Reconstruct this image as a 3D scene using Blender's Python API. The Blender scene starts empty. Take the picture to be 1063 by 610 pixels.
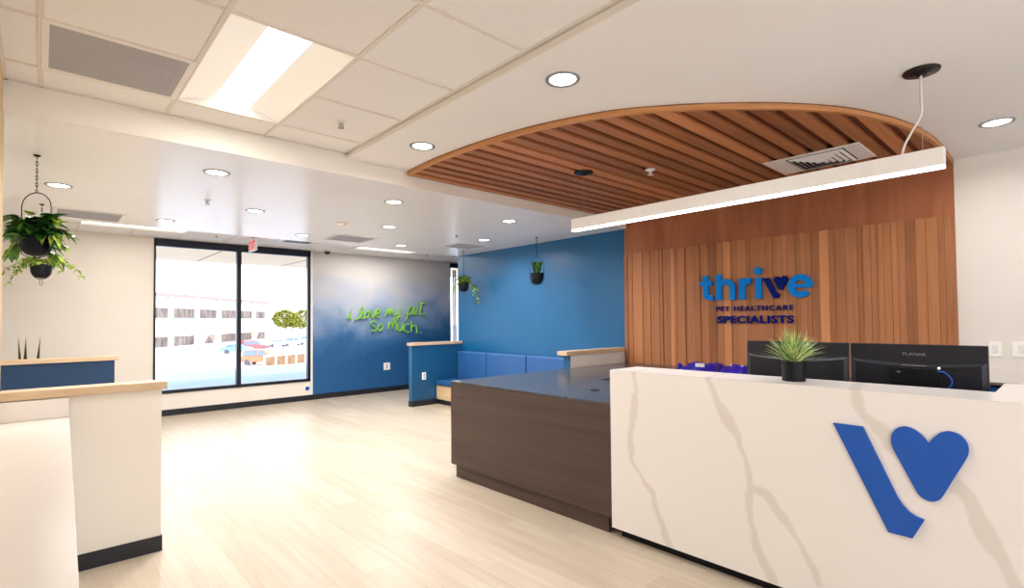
import bpy, bmesh, math, random
from mathutils import Vector, Matrix, noise
random.seed(7)
SC = bpy.context.scene
COL = SC.collection

# ------------------------------------------------------------------ colours / materials
def lin(c):
    o = []
    for v in c:
        v = v/255.0
        o.append(v/12.92 if v <= 0.04045 else ((v+0.055)/1.055)**2.4)
    return (o[0], o[1], o[2], 1.0)

def newmat(name):
    m = bpy.data.materials.new(name); m.use_nodes = True
    nt = m.node_tree; b = nt.nodes['Principled BSDF']
    return m, nt, b

def N(nt, t, **kw):
    n = nt.nodes.new(t)
    for k, v in kw.items(): setattr(n, k, v)
    return n

def mat(name, rgb, rough=0.5, metal=0.0, var=0.06, scale=8.0, bump=0.0, bscale=60.0, spec=0.5, coat=0.0, emit=None, es=0.0, stretch=None):
    """plain procedural material: colour mottled by noise, optional bump"""
    m, nt, b = newmat(name)
    c = lin(rgb)
    tc = N(nt, 'ShaderNodeTexCoord')
    mp = N(nt, 'ShaderNodeMapping'); nt.links.new(tc.outputs['Object'], mp.inputs['Vector'])
    if stretch: mp.inputs['Scale'].default_value = stretch
    nz = N(nt, 'ShaderNodeTexNoise'); nz.inputs['Scale'].default_value = scale; nz.inputs['Detail'].default_value = 4
    nt.links.new(mp.outputs[0], nz.inputs['Vector'])
    rp = N(nt, 'ShaderNodeValToRGB')
    rp.color_ramp.elements[0].position = 0.3; rp.color_ramp.elements[1].position = 0.7
    rp.color_ramp.elements[0].color = tuple(max(0, v*(1-var)) for v in c[:3])+(1,)
    rp.color_ramp.elements[1].color = tuple(min(1, v*(1+var)) for v in c[:3])+(1,)
    nt.links.new(nz.outputs['Fac'], rp.inputs['Fac']); nt.links.new(rp.outputs['Color'], b.inputs['Base Color'])
    b.inputs['Roughness'].default_value = rough; b.inputs['Metallic'].default_value = metal
    b.inputs['Specular IOR Level'].default_value = spec
    b.inputs['Coat Weight'].default_value = coat
    if bump:
        n2 = N(nt, 'ShaderNodeTexNoise'); n2.inputs['Scale'].default_value = bscale
        nt.links.new(mp.outputs[0], n2.inputs['Vector'])
        bp = N(nt, 'ShaderNodeBump'); bp.inputs['Strength'].default_value = bump; bp.inputs['Distance'].default_value = 0.01
        nt.links.new(n2.outputs['Fac'], bp.inputs['Height']); nt.links.new(bp.outputs['Normal'], b.inputs['Normal'])
    if emit:
        b.inputs['Emission Color'].default_value = lin(emit); b.inputs['Emission Strength'].default_value = es
    return m

def wood_mat(name, dark, light, scale_vec, rough=0.45, tone_attr=False, spec=0.3, grain=0.25):
    m, nt, b = newmat(name)
    tc = N(nt, 'ShaderNodeTexCoord'); mp = N(nt, 'ShaderNodeMapping')
    mp.inputs['Scale'].default_value = scale_vec
    nt.links.new(tc.outputs['Object'], mp.inputs['Vector'])
    src = mp.outputs[0]
    at_ = N(nt, 'ShaderNodeAttribute'); at_.attribute_name = 'tone'
    if tone_attr:                       # every board gets its own piece of grain
        ad = N(nt, 'ShaderNodeVectorMath', operation='MULTIPLY_ADD')
        nt.links.new(at_.outputs['Color'], ad.inputs[0]); ad.inputs[1].default_value = (37, 51, 23)
        nt.links.new(src, ad.inputs[2]); src = ad.outputs[0]
    nz = N(nt, 'ShaderNodeTexNoise'); nz.inputs['Scale'].default_value = 1.0; nz.inputs['Detail'].default_value = 6; nz.inputs['Distortion'].default_value = 0.6
    nt.links.new(src, nz.inputs['Vector'])
    fac = nz.outputs['Fac']
    if tone_attr:
        mx = N(nt, 'ShaderNodeMath', operation='MULTIPLY_ADD'); mx.inputs[1].default_value = grain*1.6
        nt.links.new(nz.outputs['Fac'], mx.inputs[0])
        sb = N(nt, 'ShaderNodeMath', operation='SUBTRACT'); sb.inputs[1].default_value = grain*0.8
        sp = N(nt, 'ShaderNodeSeparateColor'); nt.links.new(at_.outputs['Color'], sp.inputs[0])
        nt.links.new(sp.outputs[0], sb.inputs[0]); nt.links.new(sb.outputs[0], mx.inputs[2]); fac = mx.outputs[0]
    rp = N(nt, 'ShaderNodeValToRGB'); e = rp.color_ramp.elements
    e[0].position = 0.05 if tone_attr else .3; e[1].position = 1.0 if tone_attr else .7
    e[0].color = lin(dark); e[1].color = lin(light)
    nt.links.new(fac, rp.inputs['Fac']); nt.links.new(rp.outputs['Color'], b.inputs['Base Color'])
    b.inputs['Roughness'].default_value = rough; b.inputs['Specular IOR Level'].default_value = spec
    bp = N(nt, 'ShaderNodeBump'); bp.inputs['Strength'].default_value = 0.12; bp.inputs['Distance'].default_value = 0.004
    nt.links.new(nz.outputs['Fac'], bp.inputs['Height']); nt.links.new(bp.outputs['Normal'], b.inputs['Normal'])
    return m

def emis(name, rgb, s):
    m, nt, b = newmat(name)
    b.inputs['Base Color'].default_value = lin(rgb); b.inputs['Emission Color'].default_value = lin(rgb)
    b.inputs['Emission Strength'].default_value = s
    return m

def glass_mat():
    m = bpy.data.materials.new('window_glass'); m.use_nodes = True; nt = m.node_tree; nt.nodes.clear()
    o = N(nt, 'ShaderNodeOutputMaterial'); mx = N(nt, 'ShaderNodeMixShader'); tr = N(nt, 'ShaderNodeBsdfTransparent')
    gl = N(nt, 'ShaderNodeBsdfGlossy'); gl.inputs['Roughness'].default_value = 0.02
    fr = N(nt, 'ShaderNodeFresnel'); fr.inputs['IOR'].default_value = 1.2
    nt.links.new(fr.outputs[0], mx.inputs[0]); nt.links.new(tr.outputs[0], mx.inputs[1]); nt.links.new(gl.outputs[0], mx.inputs[2])
    nt.links.new(mx.outputs[0], o.inputs[0]); return m

M = {}
M['ceil'] = mat('ceiling_paint', (241, 240, 241), .55, var=.015, scale=1.5, bump=.03, bscale=120)
M['ceilfar'] = mat('ceiling_paint_satin', (241, 240, 241), .27, var=.015, scale=1.5, bump=.008, bscale=30, spec=.6)
M['soffit'] = mat('soffit_paint', (240, 236, 230), .6, var=.015, scale=2)
M['tile'] = mat('acoustic_tile', (240, 239, 241), .9, var=.02, scale=40, bump=.2, bscale=220)
M['tbar'] = mat('ceiling_grid_metal', (226, 220, 214), .5, var=.01)
M['beige'] = mat('beige_wall_paint', (238, 231, 221), .7, var=.02, scale=2, bump=.03, bscale=150)
M['white_wall'] = mat('white_wall_paint', (232, 227, 220), .7, var=.02, scale=2, bump=.03, bscale=150)
M['tan'] = mat('tan_wall_paint', (205, 180, 140), .7, var=.02, scale=2)
M['bluewall'] = mat('blue_wall_paint', (8, 92, 142), .4, var=.05, scale=1.2, bump=.02, bscale=120)
M['blue_dark'] = mat('blue_half_wall_paint', (10, 78, 122), .5, var=.04, scale=2)
M['navy'] = mat('navy_half_wall_paint', (6, 52, 88), .55, var=.04, scale=2)
M['base'] = mat('black_vinyl_base', (20, 24, 34), .5, var=.1)
M['frame'] = mat('black_aluminium_frame', (22, 30, 46), .35, metal=.3, var=.08)
M['trimw'] = mat('white_trim_paint', (232, 230, 228), .5, var=.01)
M['cap'] = wood_mat('maple_cap', (196, 170, 140), (214, 190, 160), (3, 30, 30), .45)
M['bench_wood'] = wood_mat('bench_maple', (206, 176, 134), (226, 200, 160), (30, 2, 30), .5)
M['slat'] = wood_mat('cedar_slat', (116, 66, 40), (224, 156, 106), (30, 30, 1.6), .5, True)
M['slatx'] = wood_mat('cedar_raft_slat', (92, 50, 30), (214, 144, 96), (1.6, 30, 30), .5, True)
M['panelw'] = wood_mat('cedar_flat_panel', (156, 96, 64), (178, 114, 80), (6, 6, .8), .42)
M['backing'] = wood_mat('dark_cedar_backing', (92, 44, 24), (122, 62, 36), (1.5, 20, 20), .6)
M['rim'] = wood_mat('bent_cedar_rim', (184, 126, 78), (206, 148, 98), (2, 2, 60), .45)
M['chrome'] = mat('brushed_chrome', (150, 152, 158), .4, metal=.2, var=.05)
M['darkmetal'] = mat('black_metal', (16, 18, 22), .4, metal=.4, var=.1)
M['black'] = mat('black_plastic', (8, 11, 20), .5, var=.12, scale=30, spec=.25)
M['black_gloss'] = mat('black_glossy_plastic', (10, 12, 18), .2, var=.1)
M['monitor'] = mat('monitor_back_plastic', (7, 15, 32), .42, var=.1, scale=30, bump=.05, bscale=300)
M['grey'] = mat('grey_plastic', (120, 122, 128), .5)
M['white_metal'] = mat('white_painted_metal', (236, 234, 232), .35, var=.01)
M['steel'] = mat('steel_wire', (170, 170, 172), .3, metal=.9)
M['whitecord'] = mat('white_cord', (228, 226, 222), .5)
M['vinyl'] = mat('blue_vinyl', (40, 92, 152), .45, var=.05, scale=6, bump=.06, bscale=90)
M['vinylseat'] = mat('blue_seat_vinyl', (32, 86, 138), .42, var=.05, scale=6, bump=.06, bscale=90)
M['logoblue'] = mat('logo_blue_acrylic', (6, 80, 174), .6, var=.02)
M['thriveblue'] = mat('sign_bright_blue', (0, 132, 222), .6, spec=.15, var=.02)
M['signnavy'] = mat('sign_navy', (0, 30, 118), .7, spec=.1, var=.03)
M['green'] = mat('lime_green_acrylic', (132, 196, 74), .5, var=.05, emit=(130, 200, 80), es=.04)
M['purple'] = mat('purple_nylon', (44, 24, 160), .4, var=.2, scale=14, bump=.35, bscale=14)
M['purple2'] = mat('violet_print', (92, 70, 190), .4, var=.1)
M['whiteprint'] = mat('white_print', (225, 225, 232), .5)
M['bluebox'] = mat('blue_carton', (20, 84, 160), .5)
M['cable'] = mat('blue_cable', (20, 100, 220), .4)
M['leaf_d'] = mat('dark_green_leaf', (34, 84, 34), .4, var=.45, scale=14)
M['leaf_m'] = mat('mid_green_leaf', (84, 138, 44), .45, var=.35, scale=14)
M['leaf_l'] = mat('lime_leaf', (160, 184, 66), .45, var=.3, scale=14)
M['stem'] = mat('brown_green_stem', (96, 88, 52), .6, var=.2)
M['blade'] = mat('pale_green_blade', (166, 194, 112), .5, var=.35, scale=25)
M['blade2'] = mat('yellow_green_blade', (214, 222, 160), .5, var=.3, scale=25)
M['blade3'] = mat('grey_green_blade', (96, 134, 84), .5, var=.3, scale=25)
M['snake'] = mat('snake_plant_green', (40, 72, 40), .45, var=.45, scale=30, stretch=(1, 1, .5))
M['snake_edge'] = mat('snake_plant_yellow_edge', (188, 170, 84), .45, var=.2)
M['soil'] = mat('potting_soil', (46, 32, 24), .9, var=.5, scale=60, bump=.6)
M['ventgrey'] = mat('perforated_grey', (176, 175, 184), .7, var=.02)
M['laminate'] = wood_mat('dark_brown_laminate', (72, 58, 54), (84, 68, 62), (8, .7, 22), .5, spec=.3)
M['outlet'] = mat('white_outlet_plastic', (250, 249, 246), .35, var=.01)
M['red'] = emis('exit_red', (225, 40, 60), .8)
M['lens'] = emis('downlight_lens', (255, 248, 236), 7.0)
M['lensdim'] = emis('warm_lens', (255, 238, 214), 2.0)
M['bar'] = emis('linear_light_diffuser', (250, 248, 252), 5.0)
M['troff'] = emis('troffer_diffuser', (255, 250, 242), 5.0)
M['farlens'] = emis('far_troffer_diffuser', (255, 250, 242), .95)
M['basin'] = mat('troffer_reflector', (252, 250, 246), .5, var=.01, emit=(255, 250, 242), es=.12)  # faint glow added so the reflector reads whiter
M['glass'] = glass_mat()

def floor_mat():
    m, nt, b = newmat('pale_vinyl_plank')
    tc = N(nt, 'ShaderNodeTexCoord'); mp = N(nt, 'ShaderNodeMapping'); mp.inputs['Rotation'].default_value = (0, 0, math.radians(90))
    nt.links.new(tc.outputs['Object'], mp.inputs['Vector'])
    br = N(nt, 'ShaderNodeTexBrick'); br.offset = 0.37; br.inputs['Scale'].default_value = 1.0
    br.inputs['Brick Width'].default_value = 1.22; br.inputs['Row Height'].default_value = 0.18
    br.inputs['Mortar Size'].default_value = 0.0012; br.inputs['Mortar Smooth'].default_value = .3; br.inputs['Bias'].default_value = 0
    br.inputs['Color1'].default_value = lin((202, 190, 174)); br.inputs['Color2'].default_value = lin((190, 177, 159)); br.inputs['Mortar'].default_value = lin((170, 155, 136))
    nt.links.new(mp.outputs[0], br.inputs['Vector'])
    m2 = N(nt, 'ShaderNodeMapping'); m2.inputs['Scale'].default_value = (14, .9, 1); nt.links.new(tc.outputs['Object'], m2.inputs['Vector'])
    nz = N(nt, 'ShaderNodeTexNoise'); nz.inputs['Scale'].default_value = 1.3; nz.inputs['Detail'].default_value = 8; nz.inputs['Distortion'].default_value = .8
    nt.links.new(m2.outputs[0], nz.inputs['Vector'])
    rp = N(nt, 'ShaderNodeValToRGB'); e = rp.color_ramp.elements
    e[0].position = .3; e[0].color = lin((232, 226, 218)); e[1].position = .68; e[1].color = (1, 1, 1, 1)
    nt.links.new(nz.outputs['Fac'], rp.inputs['Fac'])
    mx = N(nt, 'ShaderNodeMix', data_type='RGBA', blend_type='MULTIPLY'); mx.inputs[0].default_value = .75
    nt.links.new(br.outputs['Color'], mx.inputs[6]); nt.links.new(rp.outputs['Color'], mx.inputs[7])
    nt.links.new(mx.outputs[2], b.inputs['Base Color'])
    b.inputs['Roughness'].default_value = .36; b.inputs['Specular IOR Level'].default_value = .45
    bp = N(nt, 'ShaderNodeBump'); bp.inputs['Strength'].default_value = .05; nt.links.new(nz.outputs['Fac'], bp.inputs['Height'])
    nt.links.new(bp.outputs['Normal'], b.inputs['Normal'])
    return m
M['floor'] = floor_mat()

def mural_mat():
    m, nt, b = newmat('cloudy_blue_mural')
    tc = N(nt, 'ShaderNodeTexCoord'); sp = N(nt, 'ShaderNodeSeparateXYZ'); nt.links.new(tc.outputs['Object'], sp.inputs[0])
    nz = N(nt, 'ShaderNodeTexNoise'); nz.inputs['Scale'].default_value = 1.1; nz.inputs['Detail'].default_value = 5; nz.inputs['Distortion'].default_value = .5
    nt.links.new(tc.outputs['Object'], nz.inputs['Vector'])
    # f = (2.35-z)*.62 + (x-3.8)*.06 + (noise-.5)*.7
    a = N(nt, 'ShaderNodeMath', operation='MULTIPLY_ADD'); nt.links.new(sp.outputs['Z'], a.inputs[0]); a.inputs[1].default_value = -.55; a.inputs[2].default_value = 1.0
    c = N(nt, 'ShaderNodeMath', operation='MULTIPLY_ADD'); nt.links.new(sp.outputs['X'], c.inputs[0]); c.inputs[1].default_value = .035; c.inputs[2].default_value = -.15
    d = N(nt, 'ShaderNodeMath', operation='ADD'); nt.links.new(a.outputs[0], d.inputs[0]); nt.links.new(c.outputs[0], d.inputs[1])
    n = N(nt, 'ShaderNodeMath', operation='MULTIPLY_ADD'); nt.links.new(nz.outputs['Fac'], n.inputs[0]); n.inputs[1].default_value = .85
    nt.links.new(d.outputs[0], n.inputs[2])
    rp = N(nt, 'ShaderNodeValToRGB'); e = rp.color_ramp.elements
    e[0].position = .12; e[0].color = lin((206, 202, 200)); e[1].position = 1.0; e[1].color = lin((24, 86, 140))
    x = e.new(.46); x.color = lin((168, 180, 204)); x = e.new(.62); x.color = lin((118, 146, 184)); x = e.new(.80); x.color = lin((56, 106, 156))
    nt.links.new(n.outputs[0], rp.inputs['Fac']); nt.links.new(rp.outputs['Color'], b.inputs['Base Color'])
    b.inputs['Roughness'].default_value = .55
    return m
M['mural'] = mural_mat()

def stone_mat():
    m, nt, b = newmat('dark_grey_stone_top')
    tc = N(nt, 'ShaderNodeTexCoord')
    nz = N(nt, 'ShaderNodeTexNoise'); nz.inputs['Scale'].default_value = 1.6; nz.inputs['Detail'].default_value = 8; nz.inputs['Distortion'].default_value = 1.2
    nt.links.new(tc.outputs['Object'], nz.inputs['Vector'])
    rp = N(nt, 'ShaderNodeValToRGB'); e = rp.color_ramp.elements
    e[0].position = .488; e[0].color = lin((74, 70, 72)); e[1].position = .512; e[1].color = lin((78, 74, 76))
    x = e.new(.5); x.color = lin((104, 102, 108))
    nt.links.new(nz.outputs['Fac'], rp.inputs['Fac']); nt.links.new(rp.outputs['Color'], b.inputs['Base Color'])
    b.inputs['Roughness'].default_value = .2; b.inputs['Specular IOR Level'].default_value = .4
    return m
M['stone'] = stone_mat()

def quartz_mat():
    m, nt, b = newmat('white_veined_quartz')
    at_ = N(nt, 'ShaderNodeAttribute'); at_.attribute_name = 'vein'
    rp = N(nt, 'ShaderNodeValToRGB'); e = rp.color_ramp.elements
    e[0].position = 0; e[0].color = lin((234, 230, 228)); e[1].position = 1; e[1].color = lin((219, 213, 208))
    nt.links.new(at_.outputs['Fac'], rp.inputs['Fac'])
    tc = N(nt, 'ShaderNodeTexCoord'); nz = N(nt, 'ShaderNodeTexNoise'); nz.inputs['Scale'].default_value = 2; nt.links.new(tc.outputs['Object'], nz.inputs['Vector'])
    r2 = N(nt, 'ShaderNodeValToRGB'); r2.color_ramp.elements[0].color = (.95, .95, .95, 1); r2.color_ramp.elements[1].color = (1, 1, 1, 1)
    nt.links.new(nz.outputs['Fac'], r2.inputs['Fac'])
    mx = N(nt, 'ShaderNodeMix', data_type='RGBA', blend_type='MULTIPLY'); mx.inputs[0].default_value = 1
    nt.links.new(rp.outputs['Color'], mx.inputs[6]); nt.links.new(r2.outputs['Color'], mx.inputs[7]); nt.links.new(mx.outputs[2], b.inputs['Base Color'])
    b.inputs['Roughness'].default_value = .25
    return m
M['quartz'] = quartz_mat()

# ------------------------------------------------------------------ mesh builder
class MB:
    def __init__(s): s.v = []; s.f = []; s.t = []; s.mi = []; s.tone = .5; s.m = 0
    def add(s, vs, fs, mi=None):
        o = len(s.v); s.v += [tuple(p) for p in vs]
        for f in fs: s.f.append(tuple(i+o for i in f)); s.t.append(s.tone); s.mi.append(s.m if mi is None else mi)
    def box(s, x0, x1, y0, y1, z0, z1, M4=None, mi=None):
        vs = [(x0,y0,z0),(x1,y0,z0),(x1,y1,z0),(x0,y1,z0),(x0,y0,z1),(x1,y0,z1),(x1,y1,z1),(x0,y1,z1)]
        if M4: vs = [M4 @ Vector(p) for p in vs]
        s.add(vs, [(0,3,2,1),(4,5,6,7),(0,1,5,4),(1,2,6,5),(2,3,7,6),(3,0,4,7)], mi); return s
    def prism(s, pts, axis, a, b, mi=None):
        """pts: list of (u,v); axis 'X': (u,v)->(a,u,v); 'Y': (u,a,v); 'Z': (u,v,a)"""
        n = len(pts)
        P = {'X': lambda u,v,w:(w,u,v), 'Y': lambda u,v,w:(u,w,v), 'Z': lambda u,v,w:(u,v,w)}[axis]
        vs = [P(u,v,a) for u,v in pts]+[P(u,v,b) for u,v in pts]
        s.add(vs, [tuple(range(n)), tuple(range(2*n-1, n-1, -1))]+[(i,(i+1)%n,n+(i+1)%n,n+i) for i in range(n)], mi); return s
    def tube(s, pts, r, n=8, mi=None, cap=True, closed=False):
        pts = [Vector(p) for p in pts]; L = len(pts); rings = []
        up = Vector((0,0,1)); 
        for i, p in enumerate(pts):
            a = pts[(i-1) % L] if closed else pts[max(i-1,0)]; b = pts[(i+1) % L] if closed else pts[min(i+1,L-1)]
            d = (b-a)
            d = d.normalized() if d.length > 1e-9 else Vector((0,0,1))
            if i == 0:
                u = d.cross(up)
                if u.length < 1e-3: u = d.cross(Vector((1,0,0)))
            else: u = u - d*u.dot(d)
            if u.length < 1e-6: u = d.cross(Vector((1,0,0)))
            u.normalize(); w = d.cross(u)
            rr = r[i] if isinstance(r, (list, tuple)) else r
            rings.append([p+(u*math.cos(2*math.pi*k/n)+w*math.sin(2*math.pi*k/n))*rr for k in range(n)])
        vs = [q for R_ in rings for q in R_]; fs = []
        for i in range(L if closed else L-1):
            j = (i+1) % L
            for k in range(n): fs.append((i*n+k, i*n+(k+1)%n, j*n+(k+1)%n, j*n+k))
        if cap and not closed: fs += [tuple(range(n-1,-1,-1)), tuple((L-1)*n+k for k in range(n))]
        s.add(vs, fs, mi); return s
    def lathe(s, prof, c, n=32, mi=None):
        """prof: (r,z) list, revolve about vertical axis at c"""
        vs = []; fs = []; L = len(prof)
        for r, z in prof:
            for k in range(n): vs.append((c[0]+r*math.cos(2*math.pi*k/n), c[1]+r*math.sin(2*math.pi*k/n), c[2]+z))
        for i in range(L-1):
            for k in range(n): fs.append((i*n+k, i*n+(k+1)%n, (i+1)*n+(k+1)%n, (i+1)*n+k))
        if prof[0][0] > 1e-4: fs.append(tuple(range(n-1,-1,-1)))
        if prof[-1][0] > 1e-4: fs.append(tuple((L-1)*n+k for k in range(n)))
        s.add(vs, fs, mi); return s
    def build(s, name, mats, parent=None, smooth=False, bevel=0, seg=2, loc=(0,0,0)):
        if not isinstance(mats, (list, tuple)): mats = [mats]
        me = bpy.data.meshes.new(name); me.from_pydata(s.v, [], s.f)
        for m_ in mats: me.materials.append(m_)
        me.polygons.foreach_set('material_index', s.mi)
        if smooth: me.polygons.foreach_set('use_smooth', [True]*len(s.f))
        ca = me.color_attributes.new('tone', 'FLOAT_COLOR', 'CORNER')
        k = 0
        for p in me.polygons:
            t = s.t[p.index]
            for li in p.loop_indices: ca.data[li].color = (t, (t*7.3) % 1, (t*3.1) % 1, 1)
        bm = bmesh.new(); bm.from_mesh(me); bmesh.ops.recalc_face_normals(bm, faces=bm.faces); bm.to_mesh(me); bm.free()
        me.update()
        o = bpy.data.objects.new(name, me); COL.objects.link(o)
        if parent is not None:
            o.parent = parent
            if loc == (0,0,0) and parent.type == 'EMPTY': o.matrix_parent_inverse = Matrix.Translation(-Vector(parent.location)) if parent.get('_w') else Matrix.Identity(4)
        if bevel:
            b = o.modifiers.new('bevel', 'BEVEL'); b.width = bevel; b.segments = seg; b.limit_method = 'ANGLE'
        if smooth and hasattr(me, 'set_sharp_from_angle'): me.set_sharp_from_angle(angle=math.radians(40))
        return o

def tag(o, label=None, cat=None, group=None, kind=None):
    if label: o['label'] = label
    if cat: o['category'] = cat
    if group: o['group'] = group
    if kind: o['kind'] = kind
    return o
def thing(name, label, cat, loc=(0,0,0), group=None, world=True):
    """Empty at the thing's base; world=True: parts are modelled in world coordinates"""
    o = bpy.data.objects.new(name, None); o.empty_display_size = .1; o.location = loc; COL.objects.link(o)
    if world: o['_w'] = 1
    return tag(o, label, cat, group)
def kids(o): return [c for c in bpy.data.objects if c.parent == o]
def copy_tree(o, parent=None):
    c = o.copy(); COL.objects.link(c)
    if parent is not None: c.parent = parent
    for ch in kids(o): copy_tree(ch, c)
    return c
def struct(name, mb, m, parent=None, **k):
    o = mb.build(name, m, parent, **k)
    if parent is None: o['kind'] = 'structure'
    return o
def area(loc, size, power, rgb=(255, 244, 228), rot=(0,0,0), size_y=None, shape='DISK', spread=None, name='lamp'):
    L = bpy.data.lights.new(name, 'AREA'); L.shape = shape if size_y is None else 'RECTANGLE'; L.size = size
    if size_y: L.size_y = size_y
    L.energy = power; L.color = lin(rgb)[:3]
    if spread: L.spread = spread
    o = bpy.data.objects.new(name, L); o.location = loc; o.rotation_euler = rot; COL.objects.link(o); return o

def catmull(p, k=4):
    o = []
    for i in range(len(p)-1):
        a, b, c, d = p[max(i-1,0)], p[i], p[i+1], p[min(i+2,len(p)-1)]
        for j in range(k):
            u = j/k; o.append(tuple(.5*((2*b[q])+(-a[q]+c[q])*u+(2*a[q]-5*b[q]+4*c[q]-d[q])*u*u+(-a[q]+3*b[q]-3*c[q]+d[q])*u**3) for q in range(len(b))))
    o.append(p[-1]); return o
# ------------------------------------------------------------------ camera
yaw, tilt, roll = math.radians(42.396), math.radians(1.4269), math.radians(-0.5346)
fw = Vector((math.sin(yaw)*math.cos(tilt), math.cos(yaw)*math.cos(tilt), math.sin(tilt)))
rt = Vector((math.cos(yaw), -math.sin(yaw), 0)); up = rt.cross(fw)
rt2 = rt*math.cos(roll)+up*math.sin(roll); up2 = -rt*math.sin(roll)+up*math.cos(roll)
cd = bpy.data.cameras.new('camera'); cd.sensor_width = 36; cd.lens = 536.1/1063*36; cd.shift_y = 13.3/1063; cd.clip_end = 2000; cd.clip_start = .02
cam = bpy.data.objects.new('camera', cd); COL.objects.link(cam)
mt = Matrix((rt2, up2, -fw)).transposed().to_4x4(); mt.translation = Vector((0, 0, 1.5)); cam.matrix_world = mt
SC.camera = cam

# ------------------------------------------------------------------ setting
XL, XR, YB = -.17, 5.87, -4.0
struct('floor', MB().box(-1.7, 8.3, YB-.1, 10.1, -.08, 0), M['floor'])
struct('wall_left', MB().box(XL-.12, XL, YB, 4.24, 0, 3.0), M['tan'])
struct('wall_side_left', MB().box(-1.72, -1.6, 4.12, 10.1, 0, 3.0).box(-1.6, XL-.12, 4.12, 4.24, 0, 3.0), M['beige'])
struct('wall_back', MB().box(XL-.12, XR+.12, YB-.12, YB, 0, 3.0), M['white_wall'])
struct('wall_right', MB().box(XR, XR+.12, YB, .70, 0, 3.0), M['white_wall'])
struct('wall_accent', MB().box(XR, XR+.12, .70, 7.95, 0, 3.0), M['bluewall'])
struct('wall_nook', MB().box(XR+.12, 8.3, 7.83, 7.95, 0, 3.0).box(8.18, 8.3, 7.95, 10.1, 0, 3.0), M['bluewall'])
YA = 9.95
struct('wall_far', MB().box(-1.6, 1.33, YA, YA+.15, 0, 3.0).box(1.33, 3.83, YA, YA+.15, 0, .36).box(1.33, 3.83, YA, YA+.15, 2.86, 3.0), M['beige'])
struct('wall_mural', MB().box(3.83, 7.10, YA, YA+.15, 0, 3.0).box(7.10, 8.2, YA, YA+.15, 2.84, 3.0), M['mural'])
struct('trim_1', MB().box(3.83, 3.875, YA-.012, YA, .1, 2.86), M['trimw'], bevel=.003)
struct('trim_2', MB().box(7.075, 7.10, YA-.012, YA, .1, 2.84), M['mural'])
struct('baseboard_far', MB().box(-1.6, 7.10, YA-.012, YA, 0, .10), M['base'], bevel=.003)
struct('baseboard_left', MB().box(-1.6, -1.588, 4.24, YA-.012, 0, .10), M['base'])
struct('baseboard_right', MB().box(XR-.012, XR, YB, .70, 0, .10), M['base'])
struct('baseboard_nook', MB().box(XR+.0, XR+.13, 7.95, 7.962, 0, .10), M['base'])
# ceilings
RX, RY, ZT, ZN, ZF = 1.885, 4.10, 2.903, 2.86, 2.72
struct('ceiling', MB().box(RX, XR, YB, RY, ZN, 3.0), M['ceil'])
struct('ceiling_far', MB().box(-1.6, XR, RY, 7.93, ZF, 3.0), M['ceilfar'])
struct('trim_soffit', MB().box(XL-.12, XR, RY-.004, RY-.0005, ZF, 3.0), M['soffit'])
def cells(x0, x1, y0, y1, xs, ys, skip):
    mb = MB(); gx = [x0]+[x for x in xs if x0 < x < x1]+[x1]; gy = [y0]+[y for y in ys if y0 < y < y1]+[y1]
    return mb, gx, gy
def tilefield(name, x0, x1, y0, y1, z, xs, ys, holes, pref):
    mb, gx, gy = cells(x0, x1, y0, y1, xs, ys, holes)
    for i in range(len(gx)-1):
        for j in range(len(gy)-1):
            cx, cy = (gx[i]+gx[i+1])/2, (gy[j]+gy[j+1])/2
            if any(h[0] < cx < h[1] and h[2] < cy < h[3] for h in holes): continue
            mb.box(gx[i]+.004, gx[i+1]-.004, gy[j]+.004, gy[j+1]-.004, z, z+.018)
    struct(name, mb, M['tile'])
    bars = MB()
    def clear(a, b, fixed, vert):
        segs = [(a, b)]
        for h in holes:
            lo, hi, f0, f1 = (h[2], h[3], h[0], h[1]) if vert else (h[0], h[1], h[2], h[3])
            if f0+.01 < fixed < f1-.01:
                ns = []
                for s0, s1 in segs:
                    if hi <= s0 or lo >= s1: ns.append((s0, s1)); continue
                    if lo > s0: ns.append((s0, lo+.0019))
                    if hi < s1: ns.append((hi-.0019, s1))
                segs = ns
        return segs
    for x in gx[1:-1]:
        for a, b in clear(y0, y1, x, True): bars.box(x-.012, x+.012, a, b, z-.006, z+.002)
    for y in gy[1:-1]:
        for a, b in clear(x0, x1, y, False): bars.box(a, b, y-.012, y+.012, z-.0052, z+.0014)
    bars.box(x0, x0+.018, y0, y1, z-.006, z+.002).box(x1-.018, x1, y0, y1, z-.006, z+.002).box(x0, x1, y0, y0+.018, z-.006, z+.002).box(x0, x1, y1-.018, y1, z-.006, z+.002)
    struct(pref, bars, M['tbar'])
struct('trim_recess', MB().box(RX-.004, RX-.0005, YB, RY-.004, ZN, 2.9), M['soffit'])
P = .6235
tys = [3.787-P*i for i in range(0, 12)][::-1]
TR = (.61, 1.235, 2.54, 3.787)
TR2 = (.61, 1.235, -2.45, -1.201)
tilefield('ceiling_tiles', XL, RX, YB, RY-.004, ZT, [-.013, .61, 1.235, 1.545+.315], tys, [TR, (-.013, .61, 3.163, 3.787), (.61, 1.235, 3.787-P*10, 3.787-P*8)], 'trim_grid')
FX = [.38-P*i for i in (3,2,1)]+[.38, 1.0, 1.62, 2.28, 2.92, 3.55, 4.33, 4.95, 5.57, 6.2, 6.85, 7.5]
T1, T2, DF = (.38, 1.62, 8.59, 9.21), (4.33, 5.57, 8.72, 9.34), (2.92, 3.55, 8.59, 9.21)
tilefield('ceiling_tiles_far', -1.6, 8.18, 7.93, YA, 2.87, FX, [8.59, 9.21, 9.83], [T1, T2, DF], 'trim_grid_far')
struct('light_seal_roof', MB().box(-1.8, 8.4, YB-.2, 10.1, 3.001, 3.3), M['ceil'])  # unseen slab added to stop daylight leaking through ceiling gaps

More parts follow.
